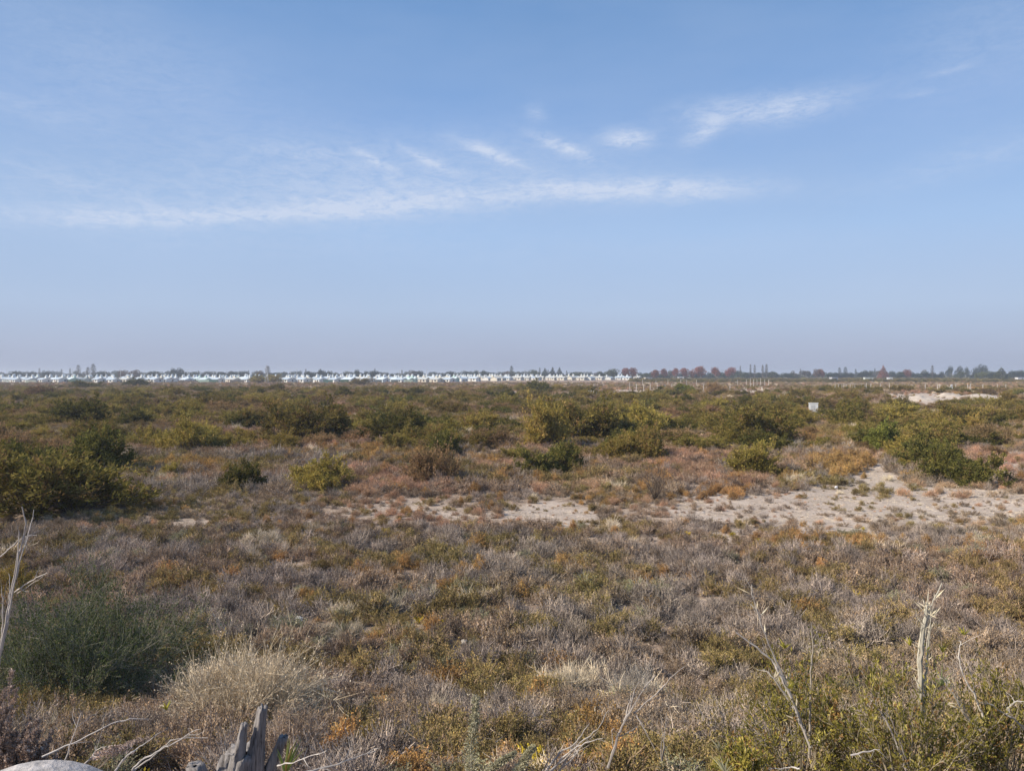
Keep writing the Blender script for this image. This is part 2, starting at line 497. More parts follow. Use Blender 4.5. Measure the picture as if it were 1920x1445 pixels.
def merge(fo, st):
    m = MB()
    off = 0
    for b, mat in ((fo, 0), (st, 1)):
        for v, q, c in zip(b.V, b.Fq, b.C):
            m.V.append(v); m.Fq.append(q + off); m.C.append(c); m.M.append(np.full(len(q), mat))
        off += b.n
    m.n = off
    return m


class Kind:
    """a plant kind: separate foliage and stem meshes plus the two joined"""
    def __init__(s, name, *a, mats=None, **k):
        mats = mats or (M_leaf, M_twig)
        fo, st = bush(*a, **k)
        s.name = name
        s.stems = st.mesh(name + '_stems', mats[1])
        s.foliage = fo.mesh(name + '_foliage', mats[0]) if fo.n else None
        s.both = merge(fo, st).mesh(name, list(mats)) if fo.n else s.stems
        s.R, s.H = a[0], a[1]


G_tw = [((.17, .125, .09), 2), ((.24, .19, .15), 1), ((.10, .075, .06), 1)]
olive = [((.290, .225, .062), 4), ((.370, .280, .085), 3), ((.190, .160, .045), 3), ((.36, .22, .095), 2)]
dgreen = [((.185, .165, .045), 4), ((.250, .210, .060), 3), ((.115, .115, .034), 3), ((.29, .20, .075), 1)]
yolive = [((.400, .300, .075), 4), ((.33, .255, .07), 3), ((.47, .33, .11), 2), ((.22, .185, .05), 1.5)]
bolive = [((.350, .225, .115), 4), ((.43, .27, .140), 3), ((.24, .17, .075), 3)]
bgreen = [((.255, .260, .060), 4), ((.33, .315, .08), 3), ((.165, .175, .045), 2)]
kinds_b = {}
for v in range(2):
    kinds_b['olive%d' % v] = Kind('olive_bush', 1.5, 1.55, 120, 14, 11, .100, .032, olive, G_tw, upright=.8, lump=.6, splen=.20, clumps=5, wisp=1.2)
    kinds_b['green%d' % v] = Kind('green_bush', 1.4, 1.3, 120, 14, 12, .095, .036, dgreen, G_tw, upright=.4, lump=.5, t0=.5, splen=.18, clumps=5, wisp=1.2)
    kinds_b['yellow%d' % v] = Kind('yellow_olive_bush', 1.3, 1.35, 110, 13, 10, .095, .030, yolive, G_tw, upright=.9, lump=.55, splen=.22, clumps=5, wisp=1.2)
    kinds_b['brown%d' % v] = Kind('brown_bush', 1.3, 1.1, 120, 15, 7, .090, .026, bolive, G_tw, upright=.7, lump=.55, splen=.22, clumps=5, wisp=1.2)
kinds_b['bright0'] = Kind('bright_bush', 1.2, 1.5, 90, 14, 11, .105, .042, bgreen, G_tw, upright=.6, lump=.6, t0=.3, splen=.2, clumps=5, wisp=1.2)

# small dry plants: radius ~.4, height ~.5
mauve = [((.46, .37, .305), 3), ((.31, .25, .215), 3), ((.66, .54, .43), 1.3), ((.16, .125, .105), 1.6)]
brownp = [((.43, .30, .19), 3), ((.31, .215, .145), 3), ((.60, .43, .27), 1.3), ((.15, .10, .07), 1.3)]
pinkp = [((.55, .325, .205), 3), ((.44, .265, .175), 3), ((.70, .49, .36), 1.6)]
strawp = [((.78, .66, .50), 3), ((.64, .53, .39), 2)]
orangep = [((.54, .30, .11), 3), ((.46, .27, .12), 2), ((.60, .38, .14), 1)]
olivd = [((.38, .285, .115), 3), ((.29, .225, .095), 3), ((.52, .37, .14), 1.5), ((.16, .13, .06), 1.2)]
yelp = [((.70, .54, .07), 3), ((.58, .43, .07), 2)]
graygreen = [((.34, .32, .18), 3), ((.42, .39, .24), 2)]
DK = dict(upright=1.0, mats=(M_dryleaf, M_twig), br=.006, tw=.0042, lump=.55, clumps=3, wisp=1.45)
kinds_d = {}
for v in range(2):
    kinds_d['mauve%d' % v] = Kind('mauve', .42, .46, 46, 8, 2, .030, .012, mauve, mauve, splen=.42, t0=.25, **DK)
    kinds_d['brown%d' % v] = Kind('brown', .42, .44, 42, 8, 5, .030, .014, brownp, mauve, splen=.36, t0=.3, **DK)
    kinds_d['olive%d' % v] = Kind('olived', .42, .44, 40, 8, 7, .030, .014, olivd, brownp, splen=.34, t0=.35, **DK)
kinds_d['pink0'] = Kind('pink', .40, .36, 60, 7, 3, .045, .010, pinkp, pinkp, splen=.45, t0=.2, **DK)
kinds_d['pink1'] = Kind('pink', .45, .32, 60, 7, 3, .045, .010, pinkp, brownp, splen=.40, t0=.2, **DK)
kinds_d['orange0'] = Kind('orange', .34, .42, 46, 8, 6, .030, .014, orangep, brownp, splen=.34, t0=.3, **DK)
kinds_d['yellow0'] = Kind('yellow', .14, .28, 10, 5, 6, .045, .016, yelp, olivd, splen=.5, t0=.4, **DK)
kinds_d['straw0'] = Kind('straw', .46, .34, 70, 9, 0, .02, .007, strawp, strawp, splen=.45, t0=.2, **DK)
kinds_d['graygreen0'] = Kind('graygreen', .40, .40, 40, 8, 7, .028, .013, graygreen, mauve, splen=.32, t0=.3, **DK)
# flat dead litter of broken stalks
lk = MB()
n = 130
c = rng.uniform(-.6, .6, (n, 3)); c[:, 2] = rng.uniform(.005, .05, n)
a_ = rng.uniform(0, 2 * pi, n); l_ = rng.uniform(.05, .22, n)
d_ = np.stack([np.cos(a_) * l_, np.sin(a_) * l_, rng.uniform(-.03, .05, n)], 1)
lk.tubes(np.stack([c, c + d_ * .5 + rng.normal(size=(n, 3)) * .01, c + d_], 1), .0028, pal(strawp + mauve, n), 2)


class KL: pass


litk = KL(); litk.both = lk.mesh('stalk_litter', M_twig); litk.stems = litk.both; litk.foliage = None; litk.R = .6; litk.H = .05
kinds_d['litter0'] = litk

# ------------------------------------------------------------------ layout of the plants
# hero bushes read off the photo: (px centre, py base, px width, px height, kind, label)
HERO = [
    (80, 962, 330, 130, 'olive0', 'broad olive bush at the left edge throwing a dark shadow to its right'),
    (150, 905, 190, 95, 'green1', 'green bush directly behind the broad olive one at the left edge'),
    (466, 921, 86, 55, 'green0', 'small dark green bush standing alone left of the yellowish one'),
    (605, 922, 120, 68, 'yellow0', 'yellowish olive bush to the right of the small dark green one'),
    (815, 908, 100, 78, 'brown1', 'dense brownish olive clump at the edge of the reddish dry grass'),
    (845, 862, 95, 52, 'green1', 'dark green spreading bush just behind the brownish olive clump'),
    (752, 828, 115, 58, 'green0', 'dark green rounded bush in the middle distance left of centre'),
    (1045, 893, 115, 60, 'green1', 'dark green bush with pale lower twigs at the edge of the central grass'),
    (1085, 828, 160, 88, 'olive1', 'largest olive bush in the middle of the plain'),
    (1010, 842, 110, 90, 'yellow1', 'tall yellowish bush left of the largest olive bush'),
    (1225, 865, 100, 75, 'olive0', 'olive bush between the bare shrub and the central bushes'),
    (1200, 815, 120, 60, 'yellow0', 'wide yellow olive bush right of the largest olive bush'),
    (1410, 838, 170, 78, 'olive1', 'wide light green bush right of centre with a dark underside'),
    (1430, 893, 120, 62, 'yellow1', 'low yellowish bush in front of the wide light green one'),
    (1650, 850, 80, 75, 'bright0', 'bright green leafy bush beside the tall orange grass'),
    (1725, 882, 115, 68, 'green0', 'dark based green bush on the right above the sandy clearing'),
    (1820, 907, 125, 72, 'green1', 'lower right bush of the dark pair above the sandy clearing'),
    (1800, 795, 110, 42, 'olive0', 'olive bush in front of the sandy diggings on the right'),
    (575, 828, 170, 82, 'olive1', 'big olive green bush left of centre in the middle distance'),
    (350, 850, 110, 70, 'yellow0', 'speckled yellowish bush between the left and centre bushes'),
    (155, 800, 110, 55, 'green0', 'green dome shaped bush in the left middle distance'),
    (690, 782, 52, 32, 'bright0', 'small fresh green bush in the left middle distance'),
    (1285, 738, 40, 24, 'bright0', 'small fresh green bush between the fence posts'),
    (1345, 740, 46, 26, 'brown0', 'round grey olive bush standing on sand among the fence posts'),
    (1000, 738, 60, 26, 'green0', 'green bush behind the small sandy clearing at the centre'),
    (72, 748, 60, 28, 'brown1', 'brown mound shaped bush in front of the left houses'),
    (1860, 840, 90, 45, 'brown0', 'brownish bush at the right edge of the plain'),
    (500, 718, 60, 18, 'olive1', 'dark olive bush in front of the houses beside the mast'),
    (158, 728, 50, 15, 'green1', 'green bush at the foot of the left houses'),
    (262, 724, 46, 15, 'green0', 'dark bush hiding the foot of a left house'),
    (672, 722, 44, 15, 'olive0', 'green bush in front of the middle houses'),
    (20, 850, 130, 60, 'brown0', 'brown olive bush at the left edge of the middle distance'),
    (1600, 800, 110, 50, 'olive0', 'olive bush just below the pale block'),
    (1500, 800, 70, 38, 'yellow0', 'yellowish bush to the left below the pale block'),
]
bushes = []   # x, y, sx, sz, kind, label or None
occ = []
for (px, py, w, h, k, lab) in HERO:
    x, y, z = ground_at(px, py)
    kk = kinds_b[k]
    y += .35 * kk.R * (w / F * y / 2) / kk.R
    x = (px - 960) / F * y
    sx = (w / F * y) / 2 / kk.R * 1.25
    sz = (h / F * y) / kk.H * 1.05
    bushes.append((x, y, sx, sz, k, lab)); occ.append((x, y, sx * kk.R))
for (px, py, rr) in [(1525, 780, 4.2), (1526, 792, 3.6), (1527, 806, 2.6), (1524, 770, 4.5), (1740, 756, 8), (1850, 752, 8), (1785, 752, 9), (1690, 752, 7), (1890, 752, 6), (1160, 743, 7), (1325, 747, 6), (1400, 747, 6), (1600, 741, 9), (1640, 741, 8), (1575, 742, 8)]:
    x, y, z = ground_at(px, py); occ.append((x, y, rr))
occ = np.array(occ)
for (x0, x1, y0, y1, n) in [(890, 1300, 775, 872, 34), (1300, 1910, 780, 850, 34), (0, 880, 775, 850, 44), (0, 330, 850, 905, 8), (1640, 1900, 850, 880, 6)]:
    for _ in range(n):
        px = rng.uniform(x0, x1); py = rng.uniform(y0, y1)
        if 1490 < px < 1560 and py < 815: continue
        x, y, z = ground_at(px, py)
        if float(sand(x, y)) > .3: continue
        sc1 = rng.uniform(.55, 1.5)
        k = ['olive0', 'olive1', 'yellow0', 'yellow1', 'brown0', 'brown1', 'green0', 'green1'][rng.choice(8, p=[.18, .18, .15, .15, .10, .10, .07, .07])]
        bushes.append((x, y, sc1 * rng.uniform(1.0, 1.45), sc1 * rng.uniform(.75, 1.0), k, None))


def field(y0, y1, cell, margin=4):
    """jittered grid inside the view fan between distances y0 and y1"""
    ys = np.arange(y0, y1, cell)
    P = []
    for yy in ys:
        hw = .70 * yy + margin
        xs = np.arange(-hw, hw, cell)
        P.append(np.stack([xs + rng.uniform(-.5, .5, len(xs)) * cell, np.full(len(xs), yy) + rng.uniform(-.5, .5, len(xs)) * cell], 1))
    return np.concatenate(P)


def clear_of(P, f=.75):
    d = np.hypot(P[:, None, 0] - occ[None, :, 0], P[:, None, 1] - occ[None, :, 1])
    return np.all(d > occ[None, :, 2] * f, axis=1)


bk = ['olive0', 'olive1', 'green0', 'green1', 'yellow0', 'yellow1', 'brown0', 'brown1']
for (y0, y1, cell, keep, smin, smax) in [(34, 60, 3.4, .26, .3, .75), (60, 85, 3.6, .85, .6, 1.8), (85, 150, 4.1, 1.0, .6, 2.1), (150, 260, 5.2, 1.0, .6, 2.1), (260, 340, 5.4, .95, .7, 1.3), (340, 500, 6.2, .9, .6, 1.1)]:
    P = field(y0, y1, cell)
    P = P[clear_of(P, .8)]
    s = sand(P[:, 0], P[:, 1])
    n1 = vnoise(P[:, 0], P[:, 1], 16, 21)
    lowx = (w2p(P[:, 0], P[:, 1])[0])
    kp = (rng.uniform(size=len(P)) < keep * (.55 + .9 * n1)) & (s < .25)
    if y0 == 34: kp &= (lowx < 1250) & (rng.uniform(size=len(P)) < np.where(lowx < 420, 1, .55))
    P = P[kp]; n1 = n1[kp]
    n2 = vnoise(P[:, 0], P[:, 1], 22, 22)
    for (x, y), a in zip(P, n2):
        r = rng.uniform()
        w = np.array([2.4, 2.4, 1.9, 1.9, 1.6, 1.6, 1.6 + 4.5 * (1 - a), 1.6 + 4.5 * (1 - a)]) * np.array([1, 1, .5 + a, .5 + a, 1, 1, 1, 1])
        k = bk[rng.choice(8, p=w / w.sum())]
        sc1 = rng.uniform(smin, smax)
        if y0 == 34 and rng.uniform() < .5: k = ['brown0', 'brown1', 'yellow0'][rng.integers(3)]
        hh = sc1 * rng.uniform(.7, 1.0) * (.8 if y > 260 else 1) * (1 if y < 320 else max(.42, 1 - (y - 320) / 230))
        bushes.append((x, y, sc1 * rng.uniform(.95, 1.35), hh, k, None))

Pf = field(503, 880, 8.5)
Pf = Pf[(Pf[:, 0] / Pf[:, 1] > .15) & (rng.uniform(size=len(Pf)) < .9)]
for x, y in Pf:
    sc1 = rng.uniform(.8, 1.9)
    bushes.append((x, y, sc1 * 1.3, sc1 * rng.uniform(.5, .95), bk[rng.choice(8, p=[.16, .16, .2, .2, .06, .06, .08, .08])], None))

dry = []      # x, y, s, sz, kind


def dry_field(y0, y1, cell, table, s0, s1, thin, seed, onsand=False):
    P = field(y0, y1, cell, 2)
    s = sand(P[:, 0], P[:, 1])
    g = vnoise(P[:, 0], P[:, 1], 2.4, seed) * .6 + vnoise(P[:, 0], P[:, 1], .9, seed + 1) * .4
    kp = rng.uniform(size=len(P)) < np.clip(1.25 - thin * g, .1, 1) * (1 - .85 * np.clip(s, 0, 1))
    if onsand: kp = (s > .3) & (rng.uniform(size=len(P)) < .6)
    kp &= clear_of(P, .6) | (rng.uniform(size=len(P)) < .15)
    P = P[kp]; s = s[kp]
    names = list(table)
    base = np.array([table[k][0] for k in names])
    fields = np.stack([vnoise(P[:, 0], P[:, 1], table[k][1], 40 + i) for i, k in enumerate(names)], 1)
    W = base[None] * np.clip(fields * 2.2 - .55, .02, 9) ** 2
    W /= W.sum(1, keepdims=True)
    cum = W.cumsum(1)
    pick = (rng.uniform(size=(len(P), 1)) > cum).sum(1)
    for (x, y), i, q in zip(P, pick, s):
        k = names[min(i, len(names) - 1)]
        v = rng.integers(2) if k + '1' in kinds_d else 0
        sc1 = rng.uniform(s0, s1) * (1 - .35 * min(q, 1))
        if k == 'yellow': sc1 = min(sc1, 1.1)
        dry.append((x, y, sc1 * rng.uniform(.9, 1.25), sc1 * rng.uniform(.8, 1.2), k + str(v)))


near_tab = {'mauve': (5.6, 1.6), 'brown': (3.6, 1.3), 'olive': (3.0, 1.5), 'orange': (.20, 1.3), 'straw': (.13, 2.2), 'graygreen': (.35, 2.5), 'yellow': (.12, 2)}
mid_tab = {'pink': (5.4, 5), 'brown': (3.4, 3), 'mauve': (1.4, 4), 'orange': (.6, 3), 'straw': (.12, 5), 'olive': (1.6, 3)}
far_tab = {'pink': (3.4, 8), 'brown': (3.6, 7), 'orange': (.6, 6), 'straw': (.4, 12), 'olive': (4.2, 6)}
dry_field(6.5, 13, .32, near_tab, .5, 1.05, .6, 31)
dry_field(13, 31, .405, near_tab, .5, 1.4, .75, 31)
dry_field(31, 40, .48, mid_tab, .45, 1.05, .75, 33)
dry_field(40, 62, .60, mid_tab, .85, 1.85, .65, 33)
dry_field(26, 60, .62, {'pink': (3, 3), 'mauve': (4, 3), 'brown': (1.5, 3), 'straw': (.6, 3)}, .18, .45, .4, 36, True)
dry_field(62, 130, .85, far_tab, 1.1, 1.9, .5, 35)
dry_field(130, 300, 2.2, far_tab, 1.6, 2.6, .5, 37)
dry_field(300, 498, 4.5, far_tab, 1.8, 2.8, .5, 39)
# explicit orange and straw patches seen in the photo
for (cx, cy, a, b, n, k, s0, s1) in [(1355, 912, 42, 14, 60, 'orange0', .7, 1.2), (1555, 868, 60, 16, 90, 'orange0', 1.2, 2.1), (1150, 925, 45, 10, 40, 'orange0', .6, .9),
                                     (760, 900, 60, 14, 40, 'pink0', .9, 1.3), (1055, 1064, 18, 10, 6, 'orange0', .9, 1.2), (860, 1100, 12, 40, 7, 'orange0', .8, 1.1),
                                     (583, 1125, 18, 12, 5, 'orange0', .9, 1.2), (780, 1160, 10, 5, 2, 'yellow0', .9, 1.2), (745, 1100, 8, 40, 5, 'orange0', .7, 1.0),
                                     (1200, 1090, 16, 30, 7, 'orange0', .8, 1.1), (1030, 1130, 14, 14, 5, 'orange0', .8, 1.1), (1840, 1030, 90, 14, 30, 'orange0', .8, 1.1),
                                     (1540, 1010, 140, 12, 34, 'orange0', .7, 1.1), (560, 1250, 60, 20, 4, 'olive0', 1.0, 1.4), (500, 1022, 40, 10, 16, 'straw0', .9, 1.2),
                                     (370, 1125, 6, 6, 1, 'yellow0', .8, 1.0), (1130, 1180, 60, 20, 7, 'olive1', .9, 1.3),
                                     (1310, 1300, 10, 8, 1, 'yellow0', .7, .8), (130, 1300, 8, 8, 1, 'yellow0', .7, .8), (190, 1010, 60, 20, 12, 'mauve0', 1.1, 1.5)]:
    for _ in range(n):
        q = rng.normal(size=2) * .6
        x, y, z = ground_at(cx + q[0] * a, cy + 8 + q[1] * b)
        sc1 = rng.uniform(s0, s1)
        dry.append((x, y, sc1, sc1, k))
lit = field(8, 60, 1.0, 2)
lit = lit[rng.uniform(size=len(lit)) < .9]
litter_pts = [(x, y, rng.uniform(.8, 1.4), 1.0, 'litter0') for x, y in lit]


# ------------------------------------------------------------------ instancing
def scatter(name, items, src, label, cat):
    """ONE stuff object: points with geometry-node instances of plants that stand in the scene"""
    names = sorted(set(i[4] for i in items))
    V = np.array([(i[0], i[1]) for i in items]); Z = height(V[:, 0], V[:, 1]) - .02
    me = bpy.data.meshes.new(name)
    me.vertices.add(len(V)); me.vertices.foreach_set('co', np.column_stack([V, Z]).astype(np.float32).ravel())
    a = me.attributes.new('idx', 'INT', 'POINT'); a.data.foreach_set('value', np.array([names.index(i[4]) for i in items], np.int32))
    a = me.attributes.new('siz', 'FLOAT_VECTOR', 'POINT')
    a.data.foreach_set('vector', np.array([(i[2], i[2], i[3]) for i in items], np.float32).ravel())
    a = me.attributes.new('turn', 'FLOAT_VECTOR', 'POINT')
    tilt = rng.normal(size=(len(V), 2)) * .09
    a.data.foreach_set('vector', np.column_stack([tilt, rng.uniform(0, 6.28, len(V))]).astype(np.float32).ravel())
    ng = bpy.data.node_groups.new(name, 'GeometryNodeTree')
    ng.interface.new_socket('Geometry', in_out='INPUT', socket_type='NodeSocketGeometry')
    ng.interface.new_socket('Geometry', in_out='OUTPUT', socket_type='NodeSocketGeometry')
    gi = ng.nodes.new('NodeGroupInput'); go = ng.nodes.new('NodeGroupOutput'); jn = ng.nodes.new('GeometryNodeJoinGeometry')

    def named(nm, ty):
        q = ng.nodes.new('GeometryNodeInputNamedAttribute'); q.data_type = ty; q.inputs['Name'].default_value = nm; return q.outputs['Attribute']
    ai = named('idx', 'INT'); asz = named('siz', 'FLOAT_VECTOR'); at = named('turn', 'FLOAT_VECTOR')
    for k, nm in enumerate(names):
        cp = ng.nodes.new('FunctionNodeCompare'); cp.data_type = 'INT'; cp.operation = 'EQUAL'
        ng.links.new(ai, cp.inputs[2]); cp.inputs[3].default_value = k
        oi = ng.nodes.new('GeometryNodeObjectInfo'); oi.transform_space = 'ORIGINAL'
        oi.inputs['Object'].default_value = src[nm]; oi.inputs['As Instance'].default_value = True
        ip = ng.nodes.new('GeometryNodeInstanceOnPoints')
        ng.links.new(gi.outputs[0], ip.inputs['Points']); ng.links.new(cp.outputs[0], ip.inputs['Selection'])
        ng.links.new(oi.outputs['Geometry'], ip.inputs['Instance'])
        ng.links.new(at, ip.inputs['Rotation']); ng.links.new(asz, ip.inputs['Scale'])
        ng.links.new(ip.outputs[0], jn.inputs[0])
    ng.links.new(jn.outputs[0], go.inputs[0])
    o = link(name, me)
    md = o.modifiers.new('scatter', 'NODES'); md.node_group = ng
    prop(o, label, cat, kind='stuff')
    return o


BL = {'olive': ('olive_bush', 'plain olive green bush, one of many dotting the scrubland plain', 'olive green bushes across the plain'),
      'green': ('green_bush', 'plain dark green bush, one of many dotting the scrubland plain', 'dark green bushes across the plain'),
      'yellow': ('yellowish_bush', 'plain yellowish olive bush, one of many dotting the scrubland plain', 'yellowish olive bushes across the plain'),
      'brown': ('brown_bush', 'plain brownish bush, one of many dotting the scrubland plain', 'brownish bushes across the plain'),
      'bright': ('bright_green_bush', 'fresh green bush on the plain', None)}
DL = {'mauve': ('grey_dry_shrub', 'leafless grey mauve shrub in the dry foreground scrub', 'grey mauve dry shrubs in the foreground'),
      'brown': ('brown_dry_shrub', 'brown seedy shrub in the dry foreground scrub', 'brown dry shrubs in the foreground'),
      'olive': ('olive_dry_shrub', 'olive brown small leaved shrub in the dry foreground scrub', 'olive brown dry shrubs in the foreground'),
      'orange': ('orange_shrub', 'small orange shrub in the dry scrub', 'orange shrubs in the dry scrub'),
      'yellow': ('yellow_flowering_weed', 'small yellow weed in the dry scrub', 'yellow weeds in the dry scrub'),
      'straw': ('straw_coloured_shrub', 'low pale straw coloured shrub in the dry scrub', 'pale straw shrubs in the dry scrub'),
      'graygreen': ('grey_green_shrub', 'small grey green shrub in the dry foreground scrub', 'grey green shrubs in the foreground'),
      'pink': ('dry_grass_tuft', 'pinkish brown tuft of dry grass', 'pinkish dry grass tufts'),
      'litter': ('fallen_stalks', 'scatter of broken pale stalks lying on the soil', 'fallen stalks on the soil')}


def in_frame(x, y, pad=0):
    px, py = w2p(x, y, height(x, y) + .2)
    return (-pad < px) & (px < 1920 + pad) & (py < 1445 + pad) & (np.asarray(y) > 4)


def place(items, kinds, labels, limit, nparts, force=()):
    xs = np.array([i[0] for i in items]); ys = np.array([i[1] for i in items])
    rad = np.array([i[2] * kinds[i[4]].R * i[3] * kinds[i[4]].H for i in items])
    app = rad / ys ** 2 * in_frame(xs, ys)
    app = np.array([a + (1e6 if (len(i) > 5 and i[5]) else 0) for a, i in zip(app, items)])
    order = np.argsort(-app)
    chosen = list(order[:limit])
    src = {}
    for q, i in enumerate(chosen):
        it = items[i]; x, y, sx, sz, k = it[:5]
        lab = it[5] if len(it) > 5 else None
        base = k.rstrip('01')
        nm, gl, gr = labels[base]
        K = kinds[k]
        loc = (x, y, float(height(x, y)) - .02); rz = rng.uniform(0, 6.28)
        if q < nparts and K.foliage is not None:
            r = link(nm, None, None, loc, rz, (sx, sx, sz))
            link('foliage', K.foliage, r); link('stems', K.stems, r)
        else:
            r = link(nm, K.both, None, loc, rz, (sx, sx, sz))
            src.setdefault(k, r)
        prop(r, lab or gl, 'bush' if kinds is kinds_b else ('grass' if base == 'pink' else 'shrub'), None if lab else gr)
    used = set(chosen)
    rest = [items[i] for i in range(len(items)) if i not in used]
    # every kind used by the remainder needs one standing example
    for k in sorted(set(i[4] for i in rest)):
        if k not in src:
            j = [n for n, i in enumerate(rest) if i[4] == k]
            j = max(j, key=lambda n: in_frame(rest[n][0], rest[n][1]) / rest[n][1])
            it = rest.pop(j)
            base = k.rstrip('01'); nm, gl, gr = labels[base]
            r = link(nm, kinds[k].both, None, (it[0], it[1], float(height(it[0], it[1])) - .02), 1.0, (it[2], it[2], it[3]))
            prop(r, gl, 'bush' if kinds is kinds_b else ('litter' if base == 'litter' else 'shrub'), gr)
            src[k] = r
    return rest, src


rest_b, src_b = place(bushes, kinds_b, BL, 290, 110)
scatter('distant_bushes', rest_b, src_b, 'mass of olive and brown bushes covering the plain into the distance', 'bushes')
rest_d, src_d = place(dry, kinds_d, DL, 280, 0)
lit1 = litter_pts.pop(0)
fr = min(range(len(litter_pts)), key=lambda i: abs(litter_pts[i][0]) + abs(litter_pts[i][1] - 20))
it = litter_pts.pop(fr)
fs = link('fallen_stalks', litk.both, None, (it[0], it[1], float(height(it[0], it[1]))), 0, 1.0)
prop(fs, 'scatter of broken pale stalks lying among the dry shrubs', 'litter', kind='stuff')
src_d['litter0'] = fs
scatter('dry_scrub', rest_d + litter_pts, src_d, 'dense ground cover of dry twiggy scrub and grass', 'dry scrub')

# pebbles
pts = field(8, 48, .8, 2)
pts = pts[rng.uniform(size=len(pts)) < .35 + .4 * (sand(pts[:, 0], pts[:, 1]) > .4)]
pm = MB()
for x, y in pts:
    r = rng.uniform(.015, .05) * (1.0 if rng.uniform() < .93 else 1.6)
    v = np.array([[1, 0, 0], [0, 1, 0], [-1, 0, 0], [0, -1, 0], [.6, .6, .6], [-.6, .6, .6], [-.6, -.6, .6], [.6, -.6, .6]], float)
    v = (v + rng.normal(size=v.shape) * .16) * r * np.array([1, .8, .8])
    a = rng.uniform(0, 6.28); v = v @ np.array([[cos(a), sin(a), 0], [-sin(a), cos(a), 0], [0, 0, 1]])
    pm.add(v + np.array([x, y, float(height(x, y))]), [[4, 5, 6, 7], [0, 1, 5, 4], [1, 2, 6, 5], [2, 3, 7, 6], [3, 0, 4, 7]], (1, 1, 1))
prop(link('pebbles', pm.mesh('pebbles', M_stone)), 'small pale pebbles scattered over the sandy soil', 'pebbles', kind='stuff')


# ------------------------------------------------------------------ far trees
def tree_mesh(W, H, kind):
    cr, tr = MB(), MB()
    if kind == 'spire':
        n = 700; z = rng.uniform(.12, 1, n); r = .5 * W * (np.sin(np.clip(z, .02, 1) * pi) ** .5 * .8 + .15) * np.sqrt(rng.uniform(0, 1, n))
        a = rng.uniform(0, 6.28, n)
        C = np.stack([np.cos(a) * r, np.sin(a) * r, z * H], 1); sz = .34
    elif kind == 'cone':
        n = 1200; z = 1 - np.sqrt(rng.uniform(0, 1, n)) * .9; r = .5 * W * (1 - z) * 1.1 * np.sqrt(rng.uniform(.2, 1, n)); a = rng.uniform(0, 6.28, n)
        C = np.stack([np.cos(a) * r, np.sin(a) * r, z * H], 1); sz = .4
    else:
        nb_ = 11
        bc = rng.normal(size=(nb_, 3)); bc /= np.linalg.norm(bc, axis=1, keepdims=True)
        bc = bc * np.array([W * .30, W * .30, H * .26]) * rng.uniform(.3, 1.1, (nb_, 1)) + np.array([0, 0, H * .50])
        n = 1500; b = rng.integers(nb_, size=n)
        d = rng.normal(size=(n, 3)); d /= np.linalg.norm(d, axis=1, keepdims=True)
        rr = rng.uniform(.4, 1, n) ** .5
        C = bc[b] + d * rr[:, None] * np.array([W * .22, W * .22, H * .20]); sz = .42
    C[:, 2] = np.clip(C[:, 2], .25, H)
    D = rng.normal(size=(len(C), 3))
    cr.leaves(C - D * .1, D, sz * rng.uniform(.6, 1.4, len(C)), sz * rng.uniform(.5, 1.0, len(C)), 1.0 + rng.uniform(-.3, .3, (len(C), 1)) * np.ones((1, 3)))
    k = 5; t = np.linspace(0, 1, k)
    P = np.zeros((1, k, 3)); P[0, :, 2] = t * H * .8; P[0, :, 0] = rng.normal(size=k) * .1
    tr.tubes(P, .24 * (1 - .85 * t)[None], (.13, .11, .09), 5)
    m = 7; E = rng.normal(size=(m, 3)) * np.array([W * .22, W * .22, H * .05]) + np.array([0, 0, H * .65]); B = np.array([0, 0, H * .3]) + rng.uniform(0, 1, (m, 1)) * np.array([0, 0, H * .2])
    tr.tubes(np.stack([B, (B + E) / 2, E], 1), np.array([[.09, .06, .02]]), (.13, .11, .09), 3)
    return cr, tr


TCOL = {'dark': (.045, .060, .030), 'olive': (.090, .100, .035), 'red': (.30, .105, .07), 'grey': (.15, .13, .10), 'pale': (.17, .18, .06), 'blue': (.04, .055, .035), 'brown': (.17, .10, .06)}
tcache = {}


def tree_data(kind, colk, v):
    key = (kind, colk, v)
    if key not in tcache:
        W, H = {'round': (7, 8), 'spire': (2.2, 12), 'cone': (5, 9)}[kind]
        cr, tr = tree_mesh(W, H, kind)
        cr.C = [c * np.array(TCOL[colk]) for c in cr.C]
        tcache[key] = (cr.mesh('crown', M_tree), tr.mesh('trunk', M_bark), W, H)
    return tcache[key]


def tree(px, top, y, wpx, kind, colk, label, group=None, name=None, base=0.0):
    crn, trk, W, H = tree_data(kind, colk, int(rng.integers(2)))
    x = (px - 960) / F * y
    h = HC + (700 - top) / F * y
    w = wpx / F * y
    r = link(name or {'round': 'tree', 'spire': 'poplar_tree', 'cone': 'conifer_tree'}[kind], None, None, (x, y, base), rng.uniform(0, 6.28), (w / W, w / W, h / H))
    link('crown', crn, r); link('trunk', trk, r)
    prop(r, label, 'tree', group)
    return r


